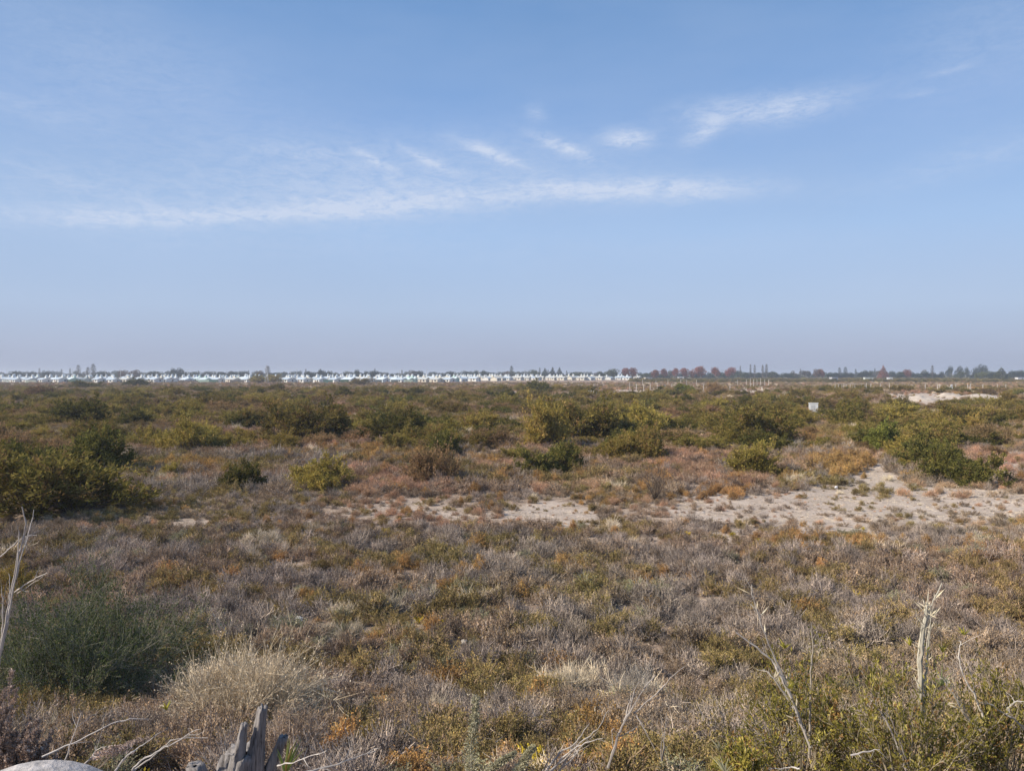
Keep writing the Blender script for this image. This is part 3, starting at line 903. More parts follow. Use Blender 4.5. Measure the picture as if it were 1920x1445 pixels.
T = [(147, 685, 900, 7, 'spire', 'grey', 'slim bare poplar above the left houses, left of a close pair'),
     (175, 683, 900, 8, 'spire', 'grey', 'tallest bare poplar above the left houses'),
     (165, 689, 900, 6, 'spire', 'grey', 'shortest poplar between the two taller left ones'),
     (88, 690, 820, 14, 'round', 'dark', 'small rounded dark tree behind the far left houses'),
     (30, 693, 820, 24, 'round', 'dark', 'wide dark tree behind the first houses at the left edge'),
     (64, 694, 850, 18, 'round', 'blue', 'low bluish tree between two darker ones at the far left'),
     (190, 694, 820, 24, 'round', 'blue', 'dark tree just right of the tallest left poplar'),
     (232, 691, 830, 22, 'round', 'brown', 'purplish brown tree behind the left houses'),
     (253, 690, 830, 17, 'round', 'brown', 'purplish brown tree beside another, the right one'),
     (290, 694, 840, 30, 'round', 'dark', 'broad dark tree left of the tall double crowned one'),
     (325, 687, 800, 12, 'round', 'dark', 'tall narrow dark tree above the left houses'),
     (338, 688, 800, 20, 'round', 'blue', 'wide flat topped dark tree beside the tall narrow one'),
     (365, 695, 840, 30, 'round', 'dark', 'low dark tree right of the flat topped one'),
     (412, 695, 840, 26, 'round', 'blue', 'low blue tree above the mint walled houses'),
     (436, 694, 830, 18, 'round', 'dark', 'dark tree above houses left of the roadside mast'),
     (454, 694, 830, 16, 'round', 'blue', 'small dark tree left of the roadside mast'),
     (487, 691, 820, 15, 'round', 'brown', 'greyish tree next to the lattice mast'),
     (502, 687, 820, 8, 'spire', 'grey', 'thin poplar behind the lattice mast'),
     (580, 692, 800, 22, 'round', 'dark', 'dark tree left of the tall pair in the middle houses'),
     (599, 689, 800, 11, 'round', 'blue', 'tall narrow dark tree above the middle houses'),
     (617, 691, 800, 10, 'round', 'dark', 'narrow dark tree with a forked top above the middle houses'),
     (648, 696, 820, 18, 'round', 'dark', 'low dark tree above the middle houses'),
     (673, 691, 800, 16, 'round', 'blue', 'rounded blue grey tree above the fresh green bush'),
     (697, 693, 800, 22, 'round', 'blue', 'spreading blue grey tree right of the rounded one'),
     (790, 695, 880, 14, 'round', 'blue', 'small blue tree above the middle right houses'),
     (848, 694, 880, 12, 'round', 'blue', 'round topped blue tree above the cream houses'),
     (893, 692, 880, 12, 'round', 'dark', 'left one of two dark trees above the cream houses'),
     (907, 692, 880, 11, 'round', 'dark', 'right one of two dark trees above the cream houses'),
     (959, 687, 850, 6, 'spire', 'dark', 'dark spire tree at the centre of the skyline'),
     (950, 693, 850, 12, 'round', 'brown', 'brownish tree at the foot of the central spire'),
     (1002, 690, 860, 18, 'round', 'olive', 'olive tree left of the dark pine clump'),
     (1022, 690, 860, 14, 'cone', 'dark', 'leftmost pine of the dark clump'),
     (1036, 689, 860, 14, 'cone', 'dark', 'middle pine of the dark clump'),
     (1049, 689, 860, 14, 'cone', 'dark', 'rightmost pine of the dark clump'),
     (1085, 695, 850, 34, 'round', 'olive', 'wide pale olive tree right of the pine clump'),
     (1127, 693, 800, 14, 'round', 'dark', 'low dark tree left of the large brown olive one'),
     (1147, 688, 760, 24, 'round', 'olive', 'large brown olive tree left of the reddish pair'),
     (1172, 686, 760, 18, 'round', 'red', 'left tree of the first reddish pair'),
     (1187, 685, 760, 14, 'round', 'red', 'right and taller tree of the first reddish pair'),
     (1231, 690, 780, 16, 'round', 'red', 'reddish tree with low rounded crown, first of the long red row'),
     (1246, 689, 780, 15, 'round', 'red', 'reddish tree second in the long red row'),
     (1266, 688, 780, 14, 'round', 'red', 'reddish tree left of the small white shed'),
     (1281, 686, 780, 17, 'round', 'red', 'reddish tree rising directly behind the small white shed'),
     (1296, 692, 780, 10, 'round', 'red', 'smallest reddish tree in the long red row'),
     (1313, 684, 780, 24, 'round', 'red', 'tallest and broadest reddish tree in the row'),
     (1343, 686, 780, 19, 'round', 'red', 'dome shaped reddish tree standing apart in the row'),
     (1368, 686, 780, 20, 'round', 'red', 'rightmost brighter red tree of the long row'),
     (1395, 696, 800, 22, 'round', 'olive', 'low green tree right of the red row'),
     (1407, 684, 820, 3.2, 'spire', 'grey', 'bare poplar first of four right of the red row'),
     (1415, 685, 820, 4, 'spire', 'grey', 'bare poplar second of four right of the red row'),
     (1430, 685, 820, 4, 'spire', 'grey', 'bare poplar third of four right of the red row'),
     (1437, 683, 820, 4.5, 'spire', 'grey', 'bare poplar last of four right of the red row'),
     (1388, 687, 820, 2.5, 'spire', 'grey', 'very thin bare poplar directly right of the red row'),
     (1480, 698, 820, 16, 'round', 'olive', 'low green tree between the poplars and the russet tree'),
     (1531, 688, 780, 14, 'round', 'brown', 'dark sided left part tree of the russet pair'),
     (1541, 690, 780, 12, 'round', 'red', 'russet tree with an orange lit crown on the right'),
     (1574, 690, 900, 5, 'spire', 'blue', 'slim blue poplar in the right skyline gap'),
     (1585, 689, 900, 6, 'spire', 'blue', 'slim blue poplar with a denser top in the right skyline'),
     (1620, 695, 900, 20, 'round', 'blue', 'low blue tree left of the conical red tree'),
     (1636, 694, 900, 16, 'round', 'blue', 'low blue tree touching the conical red one'),
     (1656, 685, 760, 17, 'cone', 'red', 'conical red tree on the right skyline'),
     (1687, 693, 760, 14, 'round', 'dark', 'dark tree left of the last rosy tree'),
     (1701, 689, 760, 14, 'round', 'red', 'last rosy tree on the right beside a dark one'),
     (1733, 692, 780, 20, 'round', 'dark', 'dark bushy tree left of the far right spire'),
     (1748, 686, 780, 5, 'spire', 'grey', 'thin spire tree on the right skyline'),
     (1778, 684, 1000, 15, 'round', 'blue', 'left blue tree of the tall far group on the right'),
     (1797, 684, 1000, 14, 'round', 'blue', 'second blue tree of the tall far group on the right'),
     (1815, 686, 1000, 10, 'round', 'blue', 'narrowest blue tree of the tall far group'),
     (1829, 685, 1000, 15, 'round', 'blue', 'blue tree left of the tallest one in the far group'),
     (1843, 679, 1000, 20, 'round', 'blue', 'tallest blue tree of the far group on the right'),
     (1838, 695, 720, 26, 'round', 'pale', 'yellow green tree in front of the tall blue group'),
     (1877, 689, 680, 26, 'cone', 'olive', 'conical grey green tree near the right edge'),
     (1862, 697, 700, 18, 'round', 'dark', 'dark low tree left of the conical grey green one'),
     (1899, 692, 800, 14, 'round', 'dark', 'dark tree near the right edge of the skyline'),
     (1914, 692, 800, 16, 'round', 'dark', 'rightmost dark tree of the skyline')]
for (px, top, y, w, kd, ck, lab) in T: tree(px, top - 1, y, w * 1.45, kd, ck, lab)
for i in range(230):
    px = -30 + 1980 * (i + rng.uniform(-.4, .4)) / 230
    right = px > 1200
    y = rng.uniform(800, 900) if right else rng.uniform(900, 1250)
    kd = 'spire' if rng.uniform() < .16 else 'round'
    top = (rng.uniform(690.5, 698) if right else rng.uniform(692, 698)) if kd == 'round' else rng.uniform(689, 695)
    ck = ['dark', 'blue', 'olive', 'grey'][rng.choice(4, p=[.35, .3, .25, .1])]
    tree(px, top, y, rng.uniform(14, 32) if kd == 'round' else rng.uniform(3, 5), kd, ck,
         'ordinary low hazy tree in the long line on the horizon' if kd == 'round' else 'small thin poplar in the long line on the horizon',
         'low trees along the horizon' if kd == 'round' else 'thin poplars along the horizon')
# belt of low growth closing the plain behind the village
hb = MB()
n = 26000
bx = rng.uniform(-1150, 1150, n); by = rng.uniform(880, 1400, n)
kpm = (np.abs(bx) < .72 * by)
bx, by = bx[kpm], by[kpm]
hz = (1.0 + 2.2 * vnoise(bx, by, 25, 51)) * rng.uniform(.1, 1, len(bx))
D = rng.normal(size=(len(bx), 3))
hb.leaves(np.stack([bx, by, hz + .2], 1), D, 1.8, 1.5, pal([((.06, .075, .03), 3), ((.10, .10, .04), 2), ((.14, .11, .07), 1)], len(bx)))
prop(link('far_thicket', hb.mesh('far_thicket', M_tree)), 'low far-off thicket closing the plain under the horizon trees', 'thicket', kind='stuff')

# ------------------------------------------------------------------ houses
def house_parts(wallc, roofc, tank=True, rows=1):
    w, l_, h, rg = 6.2, 6.8, 2.35, 3.45
    W = MB()
    x, y = l_ / 2, w / 2
    v = [(-x, -y, 0), (x, -y, 0), (x, y, 0), (-x, y, 0), (-x, -y, h), (x, -y, h), (x, y, h), (-x, y, h), (-x, 0, rg - .12), (x, 0, rg - .12)]
    W.add(v, [[0, 1, 5, 4], [2, 3, 7, 6], [1, 2, 6, 5], [3, 0, 4, 7], [5, 6, 9, 9], [7, 4, 8, 8]][:4], wallc)
    # gable triangles as thin quads
    W.add([(x, -y, h), (x, y, h), (x, .01, rg - .12), (x, -.01, rg - .12)], [[0, 1, 2, 3]], wallc)
    W.add([(-x, -y, h), (-x, y, h), (-x, .01, rg - .12), (-x, -.01, rg - .12)], [[3, 2, 1, 0]], wallc)
    Rf = MB()
    e = .35; th = .12
    for sgn in (-1, 1):
        y1 = sgn * (y + e); z1 = h - e * (rg - h) / y
        vv = [(-x - e, 0, rg), (x + e, 0, rg), (x + e, y1, z1), (-x - e, y1, z1)]
        vv += [(a, b, c - th) for a, b, c in vv]
        Rf.add(vv, [[0, 1, 2, 3], [4, 7, 6, 5], [2, 6, 7, 3], [1, 5, 6, 2], [0, 3, 7, 4]], roofc)
    Wi = MB(); Wi.box((1.5, -y - .02, 1.45), (1.2, .08, 1.0), (1, 1, 1))
    Wg = MB(); Wg.box((x + .02, .9, 1.5), (.08, 1.0, .9), (1, 1, 1))
    Dr = MB(); Dr.box((-.9, -y - .03, 1.02), (.9, .1, 2.04), (.20, .13, .09))
    Tw = MB(); Tw.box((-1.2, y - 1.1, 2.15), (1.7, 1.4, 4.3), np.array(wallc) * 1.0)
    Tk = MB()
    P = np.array([[(-1.2, y - 1.1, 4.3), (-1.2, y - 1.1, 4.4), (-1.2, y - 1.1, 5.25), (-1.2, y - 1.1, 5.4)]])
    Tk.tubes(P, np.array([[.6, .68, .68, .14]]), (.62, .66, .68), 8)
    return W, Rf, Wi, Wg, Dr, Tw, Tk


HC_ = {'white': ((.68, .67, .62), (.48, .54, .58)), 'cream': ((.64, .59, .48), (.52, .52, .48)), 'mint': ((.45, .60, .50), (.62, .70, .70)), 'grey': ((.55, .60, .62), (.66, .72, .76)),
       'dark': ((.40, .44, .42), (.16, .18, .18))}
hc = {}
for k, (a, b) in HC_.items():
    W, Rf, Wi, Wg, Dr, Tw, Tk = house_parts(a, b)
    parts = [('wall', W, M_wall), ('roof', Rf, M_roof), ('window', Wi, M_dark), ('window', Wg, M_dark), ('door', Dr, M_wall), ('tank_tower', Tw, M_wall), ('water_tank', Tk, M_wall)]
    hc[k] = [(n_, b_.mesh(n_, m_), b_) for n_, b_, m_ in parts]
    one = MB(); off = 0
    for i, (n_, b_, m_) in enumerate(parts):
        mi = {M_wall: 0, M_roof: 1, M_dark: 2}[m_]
        for v_, q_, c_ in zip(b_.V, b_.Fq, b_.C):
            one.V.append(v_); one.Fq.append(q_ + off); one.C.append(c_); one.M.append(np.full(len(q_), mi))
        off += b_.n
    one.n = off
    hc[k].append(one.mesh('house', [M_wall, M_roof, M_dark]))


def house(x, y, rz, kind, label, group, detailed, s=1.0):
    if detailed:
        r = link('house', None, None, (x, y, 0), rz, s)
        for n_, me, _ in hc[kind][:-1]: link(n_, me, r)
    else:
        r = link('house', hc[kind][-1], None, (x, y, 0), rz, s)
    prop(r, label, 'house', group)


front = [(-12, 'white'), (31, 'white'), (57, 'white'), (83, 'white'), (114, 'white'), (136, 'mint'), (160, 'dark'), (186, 'white'), (211, 'white'), (238, 'cream'), (262, 'white'), (291, 'white'), (318, 'white'),
         (350, 'grey'), (384, 'mint'), (410, 'white'), (438, 'cream'), (466, 'white'), (540, 'white'), (568, 'white'), (600, 'white'), (628, 'white'), (655, 'grey'), (690, 'cream'), (718, 'grey'), (752, 'white'), (765, 'mint'),
         (795, 'cream'), (818, 'cream'), (842, 'white')]
ordn = ['first', 'second', 'third', 'fourth', 'fifth', 'sixth', 'seventh', 'eighth', 'ninth', 'tenth', 'eleventh', 'twelfth', 'thirteenth', 'fourteenth', 'fifteenth',
        'sixteenth', 'seventeenth', 'eighteenth', 'nineteenth', 'twentieth', 'twenty-first', 'twenty-second', 'twenty-third', 'twenty-fourth', 'twenty-fifth', 'twenty-sixth',
        'twenty-seventh', 'twenty-eighth', 'twenty-ninth', 'thirtieth']
dist0 = 506
cn = {'white': 'white', 'cream': 'cream', 'mint': 'mint green', 'grey': 'pale grey', 'dark': 'dark roofed grey'}
for i, (px, k) in enumerate(front):
    y = dist0 + rng.uniform(-4, 6)
    house((px - 960) / F * y, y, radians(-36 + rng.uniform(-12, 12)), k,
          '%s gabled house, %s from the left in the front row' % (cn[k], ordn[i]), 'houses of the front row', True, (rng.uniform(.85, 1.15), rng.uniform(.85, 1.1), rng.uniform(.88, 1.04)))
rowk = ['white', 'white', 'white', 'grey', 'cream', 'mint']
for (y0, x0, x1, step) in [(532, -30, 860, 28), (560, -30, 870, 27), (592, -30, 900, 26), (630, -30, 930, 25), (672, -30, 960, 24), (700, 850, 1110, 17), (735, 855, 1180, 17), (772, 860, 1210, 17), (812, 870, 1190, 17)]:
    px = x0 + rng.uniform(0, step)
    while px < x1:
        if not (y0 < 690 and 475 < px < 530 and y0 < 600) and rng.uniform() > .16:
            y = y0 + rng.uniform(-4, 4)
            k = rowk[rng.choice(6, p=[.3, .2, .15, .12, .15, .08])] if y0 < 690 else ['cream', 'white'][rng.integers(2)]
            house((px - 960) / F * y, y, radians(-36 + rng.uniform(-5, 5) + (90 if rng.uniform() < .25 else 0)), k,
                  ('%s house with a water tank, partly hidden in the rows behind the front row' % cn[k]) if y0 < 690 else ('%s house with a water tank in the farther rows right of centre' % cn[k]),
                  'houses in the back rows' if y0 < 690 else 'farther houses right of centre', False, (rng.uniform(.75, 1.2), rng.uniform(.75, 1.1), rng.uniform(.88, 1.06)))
        px += step * rng.uniform(.8, 1.15)

# yard walls in front of the first row
def yard_wall(px0, px1, y, h, col, label):
    xa = (px0 - 960) / F * y; xb = (px1 - 960) / F * y
    m = MB(); m.box(((xb - xa) / 2, 0, h / 2), (xb - xa, .18, h), col)
    c = MB(); c.box(((xb - xa) / 2, 0, h + .04), (xb - xa + .06, .26, .08), np.array(col) * .9)
    r = link('yard_wall', None, None, (xa, y, 0))
    link('wall', m.mesh('wall', M_wall), r); link('coping', c.mesh('coping', M_wall), r)
    prop(r, label, 'wall')


for a in [(127, 143, 499, 1.9, (.10, .17, .13), 'dark green yard wall beside the mint green left house'),
          (149, 174, 498, 1.5, (.13, .17, .14), 'dark green yard wall under the dark roofed left house'),
          (48, 68, 499, 1.7, (.50, .53, .42), 'pale green yard wall between the second and third left houses'),
          (334, 371, 498, 1.5, (.16, .13, .11), 'long brown yard wall right of the paired white houses'),
          (371, 392, 497, 2.0, (.42, .55, .44), 'pale mint yard wall in the left front row'),
          (393, 409, 497, 1.9, (.08, .17, .14), 'dark teal yard wall right of the pale mint one'),
          (431, 458, 499, 1.6, (.15, .13, .11), 'brown yard wall left of the dark olive bush'),
          (606, 624, 497, 2.0, (.09, .17, .14), 'dark teal yard wall in the middle front row'),
          (638, 653, 495, 2.2, (.08, .14, .09), 'dark green square yard wall in the middle front row'),
          (702, 716, 497, 1.9, (.12, .15, .15), 'dark grey yard wall right of the fresh green bush'),
          (733, 747, 497, 2.0, (.13, .16, .15), 'charcoal yard wall between two white houses'),
          (757, 774, 498, 2.0, (.42, .50, .40), 'pale green yard wall in the right half of the front row'),
          (5, 17, 499, 1.8, (.62, .66, .58), 'short whitish yard wall at the left edge')]:
    yard_wall(*a)

# street light poles among the houses
for i, px in enumerate([13, 64, 117, 136, 161, 170, 198, 226, 245, 249, 271, 293, 346, 352, 360, 406, 424, 447, 545, 556, 640, 655, 749, 752, 800, 897, 932, 984, 988, 1008]):
    y = float(rng.uniform(520, 600)); top = float(rng.uniform(691, 696))
    x = (px - 960) / F * y; h = HC + (700 - top) / F * y
    m = MB(); m.tubes([[(0, 0, 0), (0, 0, h * .5), (0, 0, h)]], [[.12, .10, .08]], (.6, .6, .58), 6)
    a = MB(); a.tubes([[(0, 0, h - .15), (.5, 0, h + .05), (1.0, 0, h + .05)]], [[.05, .05, .05]], (.6, .6, .58), 5)
    hd = MB(); hd.box((1.2, 0, h + .03), (.5, .2, .12), (.7, .7, .7))
    r = link('street_lamp', None, None, (x, y, 0), rng.uniform(-1, 1))
    link('pole', m.mesh('pole', M_wall), r); link('arm', a.mesh('arm', M_wall), r); link('lamp_head', hd.mesh('lamp_head', M_wall), r)
    prop(r, 'slim white street lamp rising above the house roofs', 'street lamp', 'street lamps among the houses')

# lattice mast by the dark olive bush
def mast():
    y = 470; x = (500 - 960) / F * y; H = 11.0
    r = link('lattice_mast', None, None, (x, y, 0))
    for sx_ in (-1, 1):
        for sy_ in (-1, 1):
            m = MB(); m.tubes([[(sx_ * .9, sy_ * .9, 0), (sx_ * .55, sy_ * .55, H * .5), (sx_ * .2, sy_ * .2, H)]], [[.06, .05, .04]], (.5, .5, .5), 4)
            link('leg', m.mesh('leg', M_wall), r)
    m = MB()
    for i in range(9):
        z0 = i / 9 * H; z1 = (i + 1) / 9 * H
        w0 = .9 - .7 * i / 9; w1 = .9 - .7 * (i + 1) / 9
        sg = 1 if i % 2 else -1
        for sd in (-1, 1):
            m.tubes([[(-w0 * sg, sd * w0, z0), (w1 * sg, sd * w1, z1)], [(sd * w0, -w0 * sg, z0), (sd * w1, w1 * sg, z1)]], .03, (.5, .5, .5), 3)
    link('bracing', m.mesh('bracing', M_wall), r)
    m = MB(); m.box((0, 0, H * .82), (3.6, .12, .12), (.5, .5, .5)); link('crossarm', m.mesh('crossarm', M_wall), r)
    prop(r, 'thin grey lattice mast with a crossarm beside the dark olive bush', 'mast')


mast()

# small white shed among the red trees
m = MB(); m.box((0, 0, 1.3), (5, 4, 2.6), (.7, .7, .68)); m2_ = MB(); m2_.box((0, 0, 2.68), (5.5, 4.5, .14), (.75, .77, .78))
d_ = MB(); d_.box((.4, -2.03, 1.0), (2.4, .08, 1.9), (.05, .05, .06))
y = 700; r = link('shed', None, None, ((1276 - 960) / F * y, y, .3), radians(-8))
link('wall', m.mesh('wall', M_wall), r); link('roof', m2_.mesh('roof', M_roof), r); link('doorway', d_.mesh('doorway', M_dark), r)
prop(r, 'small white shed with a dark opening below the reddish trees', 'shed')
for px, py, wv, lab, colr in [(1563, 706, 6, 'low pale roofed shack right of the russet tree', (.5, .5, .5)), (1628, 706, 7, 'low greenish white shack left of the conical red tree', (.55, .58, .5)),
                              (1668, 706, 4, 'tiny white hut right of the conical red tree', (.66, .68, .68)), (1912, 708, 6, 'low white hut at the right edge below the dark trees', (.66, .66, .64)),
                              (1215, 707, 6, 'low beige shack left of the long red row', (.5, .46, .40))]:
    y = 690; x = (px - 960) / F * y
    m = MB(); m.box((0, 0, 1.1), (wv, 4, 2.2), colr); q_ = MB(); q_.box((0, 0, 2.28), (wv + .5, 4.4, .15), (.6, .62, .64))
    w_ = MB(); w_.box((wv * .2, -2.02, 1.2), (.9, .06, .8), (0, 0, 0))
    r = link('shack', None, None, (x, y, .3), rng.uniform(-.3, .3))
    link('wall', m.mesh('wall', M_wall), r); link('roof', q_.mesh('roof', M_roof), r); link('window', w_.mesh('window', M_dark), r)
    prop(r, lab, 'shack')


# ------------------------------------------------------------------ fences
def fence(posts, y, hpost, label, wires=True, th=.10):
    xs = [(p - 960) / F * y for p in posts]
    z0 = float(height(xs[0], y))
    r = link('post_and_wire_fence', None, None, (xs[0], y, z0))
    tops = []
    for i, x in enumerate(xs):
        z = float(height(x, y)) - z0
        h = hpost * rng.uniform(.9, 1.08)
        m = MB(); lean = rng.normal() * .03
        m.tubes([[(0, 0, -.3), (lean * h * .5, 0, h * .5), (lean * h, 0, h)]], [[th, th * .95, th * .85]], (.5, .46, .4), 4)
        m.box((lean * h, 0, h + .01), (th * 1.3, th * 1.3, .02), (.5, .46, .4))
        o = link('post', m.mesh('post', M_post), r, (x - xs[0], 0, z)); tops.append((x - xs[0], z + h))
    if wires:
        for f in (.35, .65, .92):
            m = MB()
            pts_ = [(x, 0, z - hpost * (1 - f)) for x, z in tops]
            m.tubes([pts_], .008, (.3, .3, .3), 3)
            link('wire', m.mesh('wire', M_wire), r)
    prop(r, label, 'fence')


fence([1181, 1193, 1207, 1219, 1233, 1247, 1260], 268, 2.5, 'fence of pale posts behind the long sandy strip right of centre')
fence([1301, 1319, 1333, 1356, 1369], 262, 2.3, 'short fence of pale posts behind the bush on sand')
fence([1205, 1230, 1252, 1276, 1288, 1306, 1383, 1400], 380, 3.2, 'farther fence of thin tall posts below the reddish trees')
fence([1407, 1413, 1420, 1426, 1434, 1441], 330, 3.6, 'cluster of tall closely set posts left of the mounds', wires=True)
fence([1395, 1399, 1428, 1429.5], 235, 1.6, 'row of short white stakes on the right sandy patch', wires=False)
fence([1624, 1633, 1650, 1668], 245, 2.8, 'fence of white posts right of the post shelter')
fence([1735, 1758, 1762, 1792, 1814, 1819, 1843, 1870, 1886], 262, 2.4, 'fence of pale posts behind the sandy diggings at the right')
fence([1104, 1108, 1113, 1118], 196, 1.8, 'few thin greyish posts in front of the long sandy strip', wires=False)


# post shelter (open frame)
def shelter():
    y = 245; x0 = (1572 - 960) / F * y; z = float(height(x0, y))
    r = link('post_shelter', None, None, (x0, y, z))
    W_ = (1622 - 1572) / F * y
    for i, (fx, fy) in enumerate([(0, 0), (.13, 0), (.3, 0), (.45, 0), (.62, 0), (1, 0), (0, 2.5), (.33, 2.5), (.66, 2.5), (1, 2.5)]):
        m = MB(); h = 2.5; m.tubes([[(0, 0, -.2), (rng.normal() * .03, 0, h / 2), (rng.normal() * .05, 0, h)]], .065, (.5, .46, .4), 5)
        link('post', m.mesh('post', M_post), r, (fx * W_, fy, 0))
    for yy in (0, 2.5):
        m = MB(); m.box((W_ / 2, yy, 2.56), (W_ + .4, .12, .12), (.5, .46, .4)); link('beam', m.mesh('beam', M_brick), r)
    for fx in (.05, .3, .5, .72, .95):
        m = MB(); m.box((fx * W_, 1.25, 2.66), (.1, 3.1, .08), (.5, .46, .4)); link('rafter', m.mesh('rafter', M_brick), r)
    m = MB(); m.box((W_ * .25, 0, .8), (W_ * .4, .06, .9), (.5, .46, .4)); link('low_panel', m.mesh('low_panel', M_brick), r)
    prop(r, 'open shelter frame of pale posts and beams on the right plain', 'shelter')


shelter()


def leaning_poles():
    y = 252; x0 = (1784 - 960) / F * y; z = float(height(x0, y))
    r = link('leaning_pole_frame', None, None, (x0, y, z))
    for pts_ in ([(-1.6, 0, -.1), (.0, 0, 2.55)], [(.15, .4, -.1), (.1, 0, 2.6)], [(.2, -.8, -.1), (.1, 0, 2.5)]):
        m = MB(); a, b = np.array(pts_); m.tubes([[a, (a + b) / 2, b]], .08, (.7, .7, .68), 6); link('pole', m.mesh('pole', M_wall), r)
    m = MB(); m.box((.08, 0, 2.5), (.5, .3, .35), (.75, .75, .73)); link('top_block', m.mesh('top_block', M_wall), r)
    prop(r, 'white tripod of leaning poles on the sandy diggings at the right', 'pole frame')


leaning_poles()


# sand heaps
def heap(px, py, w, h, label, dep=.8):
    x, y, z = ground_at(px, py)
    Wd = w / F * y; Hh = h / F * y
    m = MB(); nx, ny = 26, 14
    u, v = np.meshgrid(np.linspace(-1, 1, nx), np.linspace(-1, 1, ny), indexing='ij')
    r2 = u ** 2 + v ** 2
    zz = np.clip(1 - r2, -.15, 1) * Hh * (.6 + .7 * vnoise(u * 3 + px, v * 3, .7, 5))
    V = np.stack([u * Wd / 2, v * Wd / 2 * dep, zz - .05], -1).reshape(-1, 3)
    i = np.arange(nx - 1)[:, None] * ny; j = np.arange(ny - 1)[None]
    Q = np.stack([i + j, i + ny + j, i + ny + j + 1, i + j + 1], -1).reshape(-1, 4)
    m.add(V, Q, (1, 1, 1))
    o = link('sand_heap', m.mesh('sand_heap', M_heap, smooth=True), None, (x, y + Wd * dep / 2, z))
    prop(o, label, 'sand heap')


M_heap = surf_mat('heaped_sand', (.50, .42, .34), scale=1.5, amount=.2, bump=.05, rough=.95)
heap(1850, 749, 110, 9, 'long flat topped sand heap at the right', .5)
heap(1735, 752, 70, 10, 'rough sand heap below the leaning poles, left one', .7)
heap(1790, 746, 60, 9, 'sand heap directly under the white leaning poles', .6)
heap(1555, 775, 26, 7, 'small heap of pale sand beside the pale block', .8)
heap(1160, 741, 110, 5, 'low sandy bank right of centre', .5)
heap(1330, 743, 60, 5, 'low sand bank in front of the posts', .5)
heap(1400, 743, 60, 6, 'low sand bank at the short white stakes', .5)
heap(970, 748, 34, 7, 'small sandy bank at the centre of the plain', .6)
heap(830, 779, 60, 5, 'thin sandy ridge left of centre', .4)

# pale block
x, y, z = ground_at(1525, 778)
r = link('concrete_box', None, None, (x, y, z), radians(-14))
m = MB(); m.box((0, 0, .85), (1.25, .8, 1.9), (.62, .63, .62)); link('body', m.mesh('body', M_wall), r)
m = MB(); m.box((0, 0, 1.84), (1.36, .9, .08), (.68, .68, .66)); link('lid', m.mesh('lid', M_wall), r)
m = MB(); m.box((-.1, -.41, 1.1), (.6, .03, .8), (.45, .46, .46)); link('hatch', m.mesh('hatch', M_wall), r)
prop(r, 'pale grey concrete box standing alone among the olive bushes', 'concrete box')


# ------------------------------------------------------------------ bare shrubs and saplings
def skeleton(name, px, py, hpx, label, colr, n0=9, spread=.5, thick=.02, cat='shrub'):
    x, y, z = ground_at(px, py)
    H = hpx / F * y
    m = MB(); segs = []

    def grow(p, d, ln, r_, lev):
        k = 4; P = [p]
        for _ in range(k):
            d = d + rng.normal(size=3) * .16 + np.array([0, 0, .05]); d /= np.linalg.norm(d)
            p = p + d * ln / k; P.append(p)
        m.tubes([P], [np.linspace(r_, r_ * .5, k + 1)], pal(colr, 1), 4 if lev < 2 else 3)
        if lev < 3:
            for _ in range(3 if lev else 4):
                i = rng.integers(1, k + 1); dd = d + rng.normal(size=3) * .55; dd /= np.linalg.norm(dd)
                grow(P[i], dd, ln * rng.uniform(.45, .7), r_ * .5, lev + 1)
    for _ in range(n0):
        a = rng.uniform(0, 6.28); d = np.array([cos(a) * spread, sin(a) * spread, 1.0]); d /= np.linalg.norm(d)
        grow(rng.normal(size=3) * np.array([.05, .05, 0]), d, H * rng.uniform(.45, .65), thick, 0)
    o = link(name, m.mesh(name, M_twig), None, (x, y, z - .03))
    prop(o, label, cat)


drk = [((.13, .095, .075), 3), ((.19, .15, .12), 1)]
skeleton('bare_shrub', 1228, 938, 75, 'bare dark branched shrub spreading above the sandy clearing', drk, 10, .45, .022)
skeleton('bare_sapling', 908, 968, 72, 'thin bare dark sapling standing in the reddish dry grass', drk, 3, .2, .014)
skeleton('leafless_shrub', 1530, 885, 55, 'leafless fan shaped shrub at the edge of the sandy track', drk, 8, .8, .02)
skeleton('brush_pile', 192, 838, 30, 'pile of pale dead branches beside the left green bush', strawp, 14, 2.2, .02, 'brush pile')
skeleton('dead_branch_shrub', 65, 960, 60, 'tangled pale grey dead shrub below the left olive bush', mauve, 12, 1.0, .014)
skeleton('bare_shrub', 1335, 745, 20, 'bare forked shrub standing on the sand bank', drk, 6, .5, .04)

# ------------------------------------------------------------------ near plants
def hero_bush(name, px, py, wpx, hpx, label, cat, mats=(None, None), yoff=.3, loc=None, **k):
    if loc is None:
        x, y, z = ground_at(px, py)
        y += yoff * wpx / F * y / 2
        x = (px - 960) / F * y; z = float(height(x, y))
    else: x, y, z = loc
    R = wpx / F * y / 2; H = hpx / F * y
    a = k.pop('args')
    fo, st = bush(R, H, *a, **k)
    r = link(name, None, None, (x, y, z - .03))
    if fo.n: link('foliage', fo.mesh(name + '_foliage', mats[0] or M_leaf), r)
    link('stems', st.mesh(name + '_stems', mats[1] or M_twig), r)
    prop(r, label, cat)
    return r


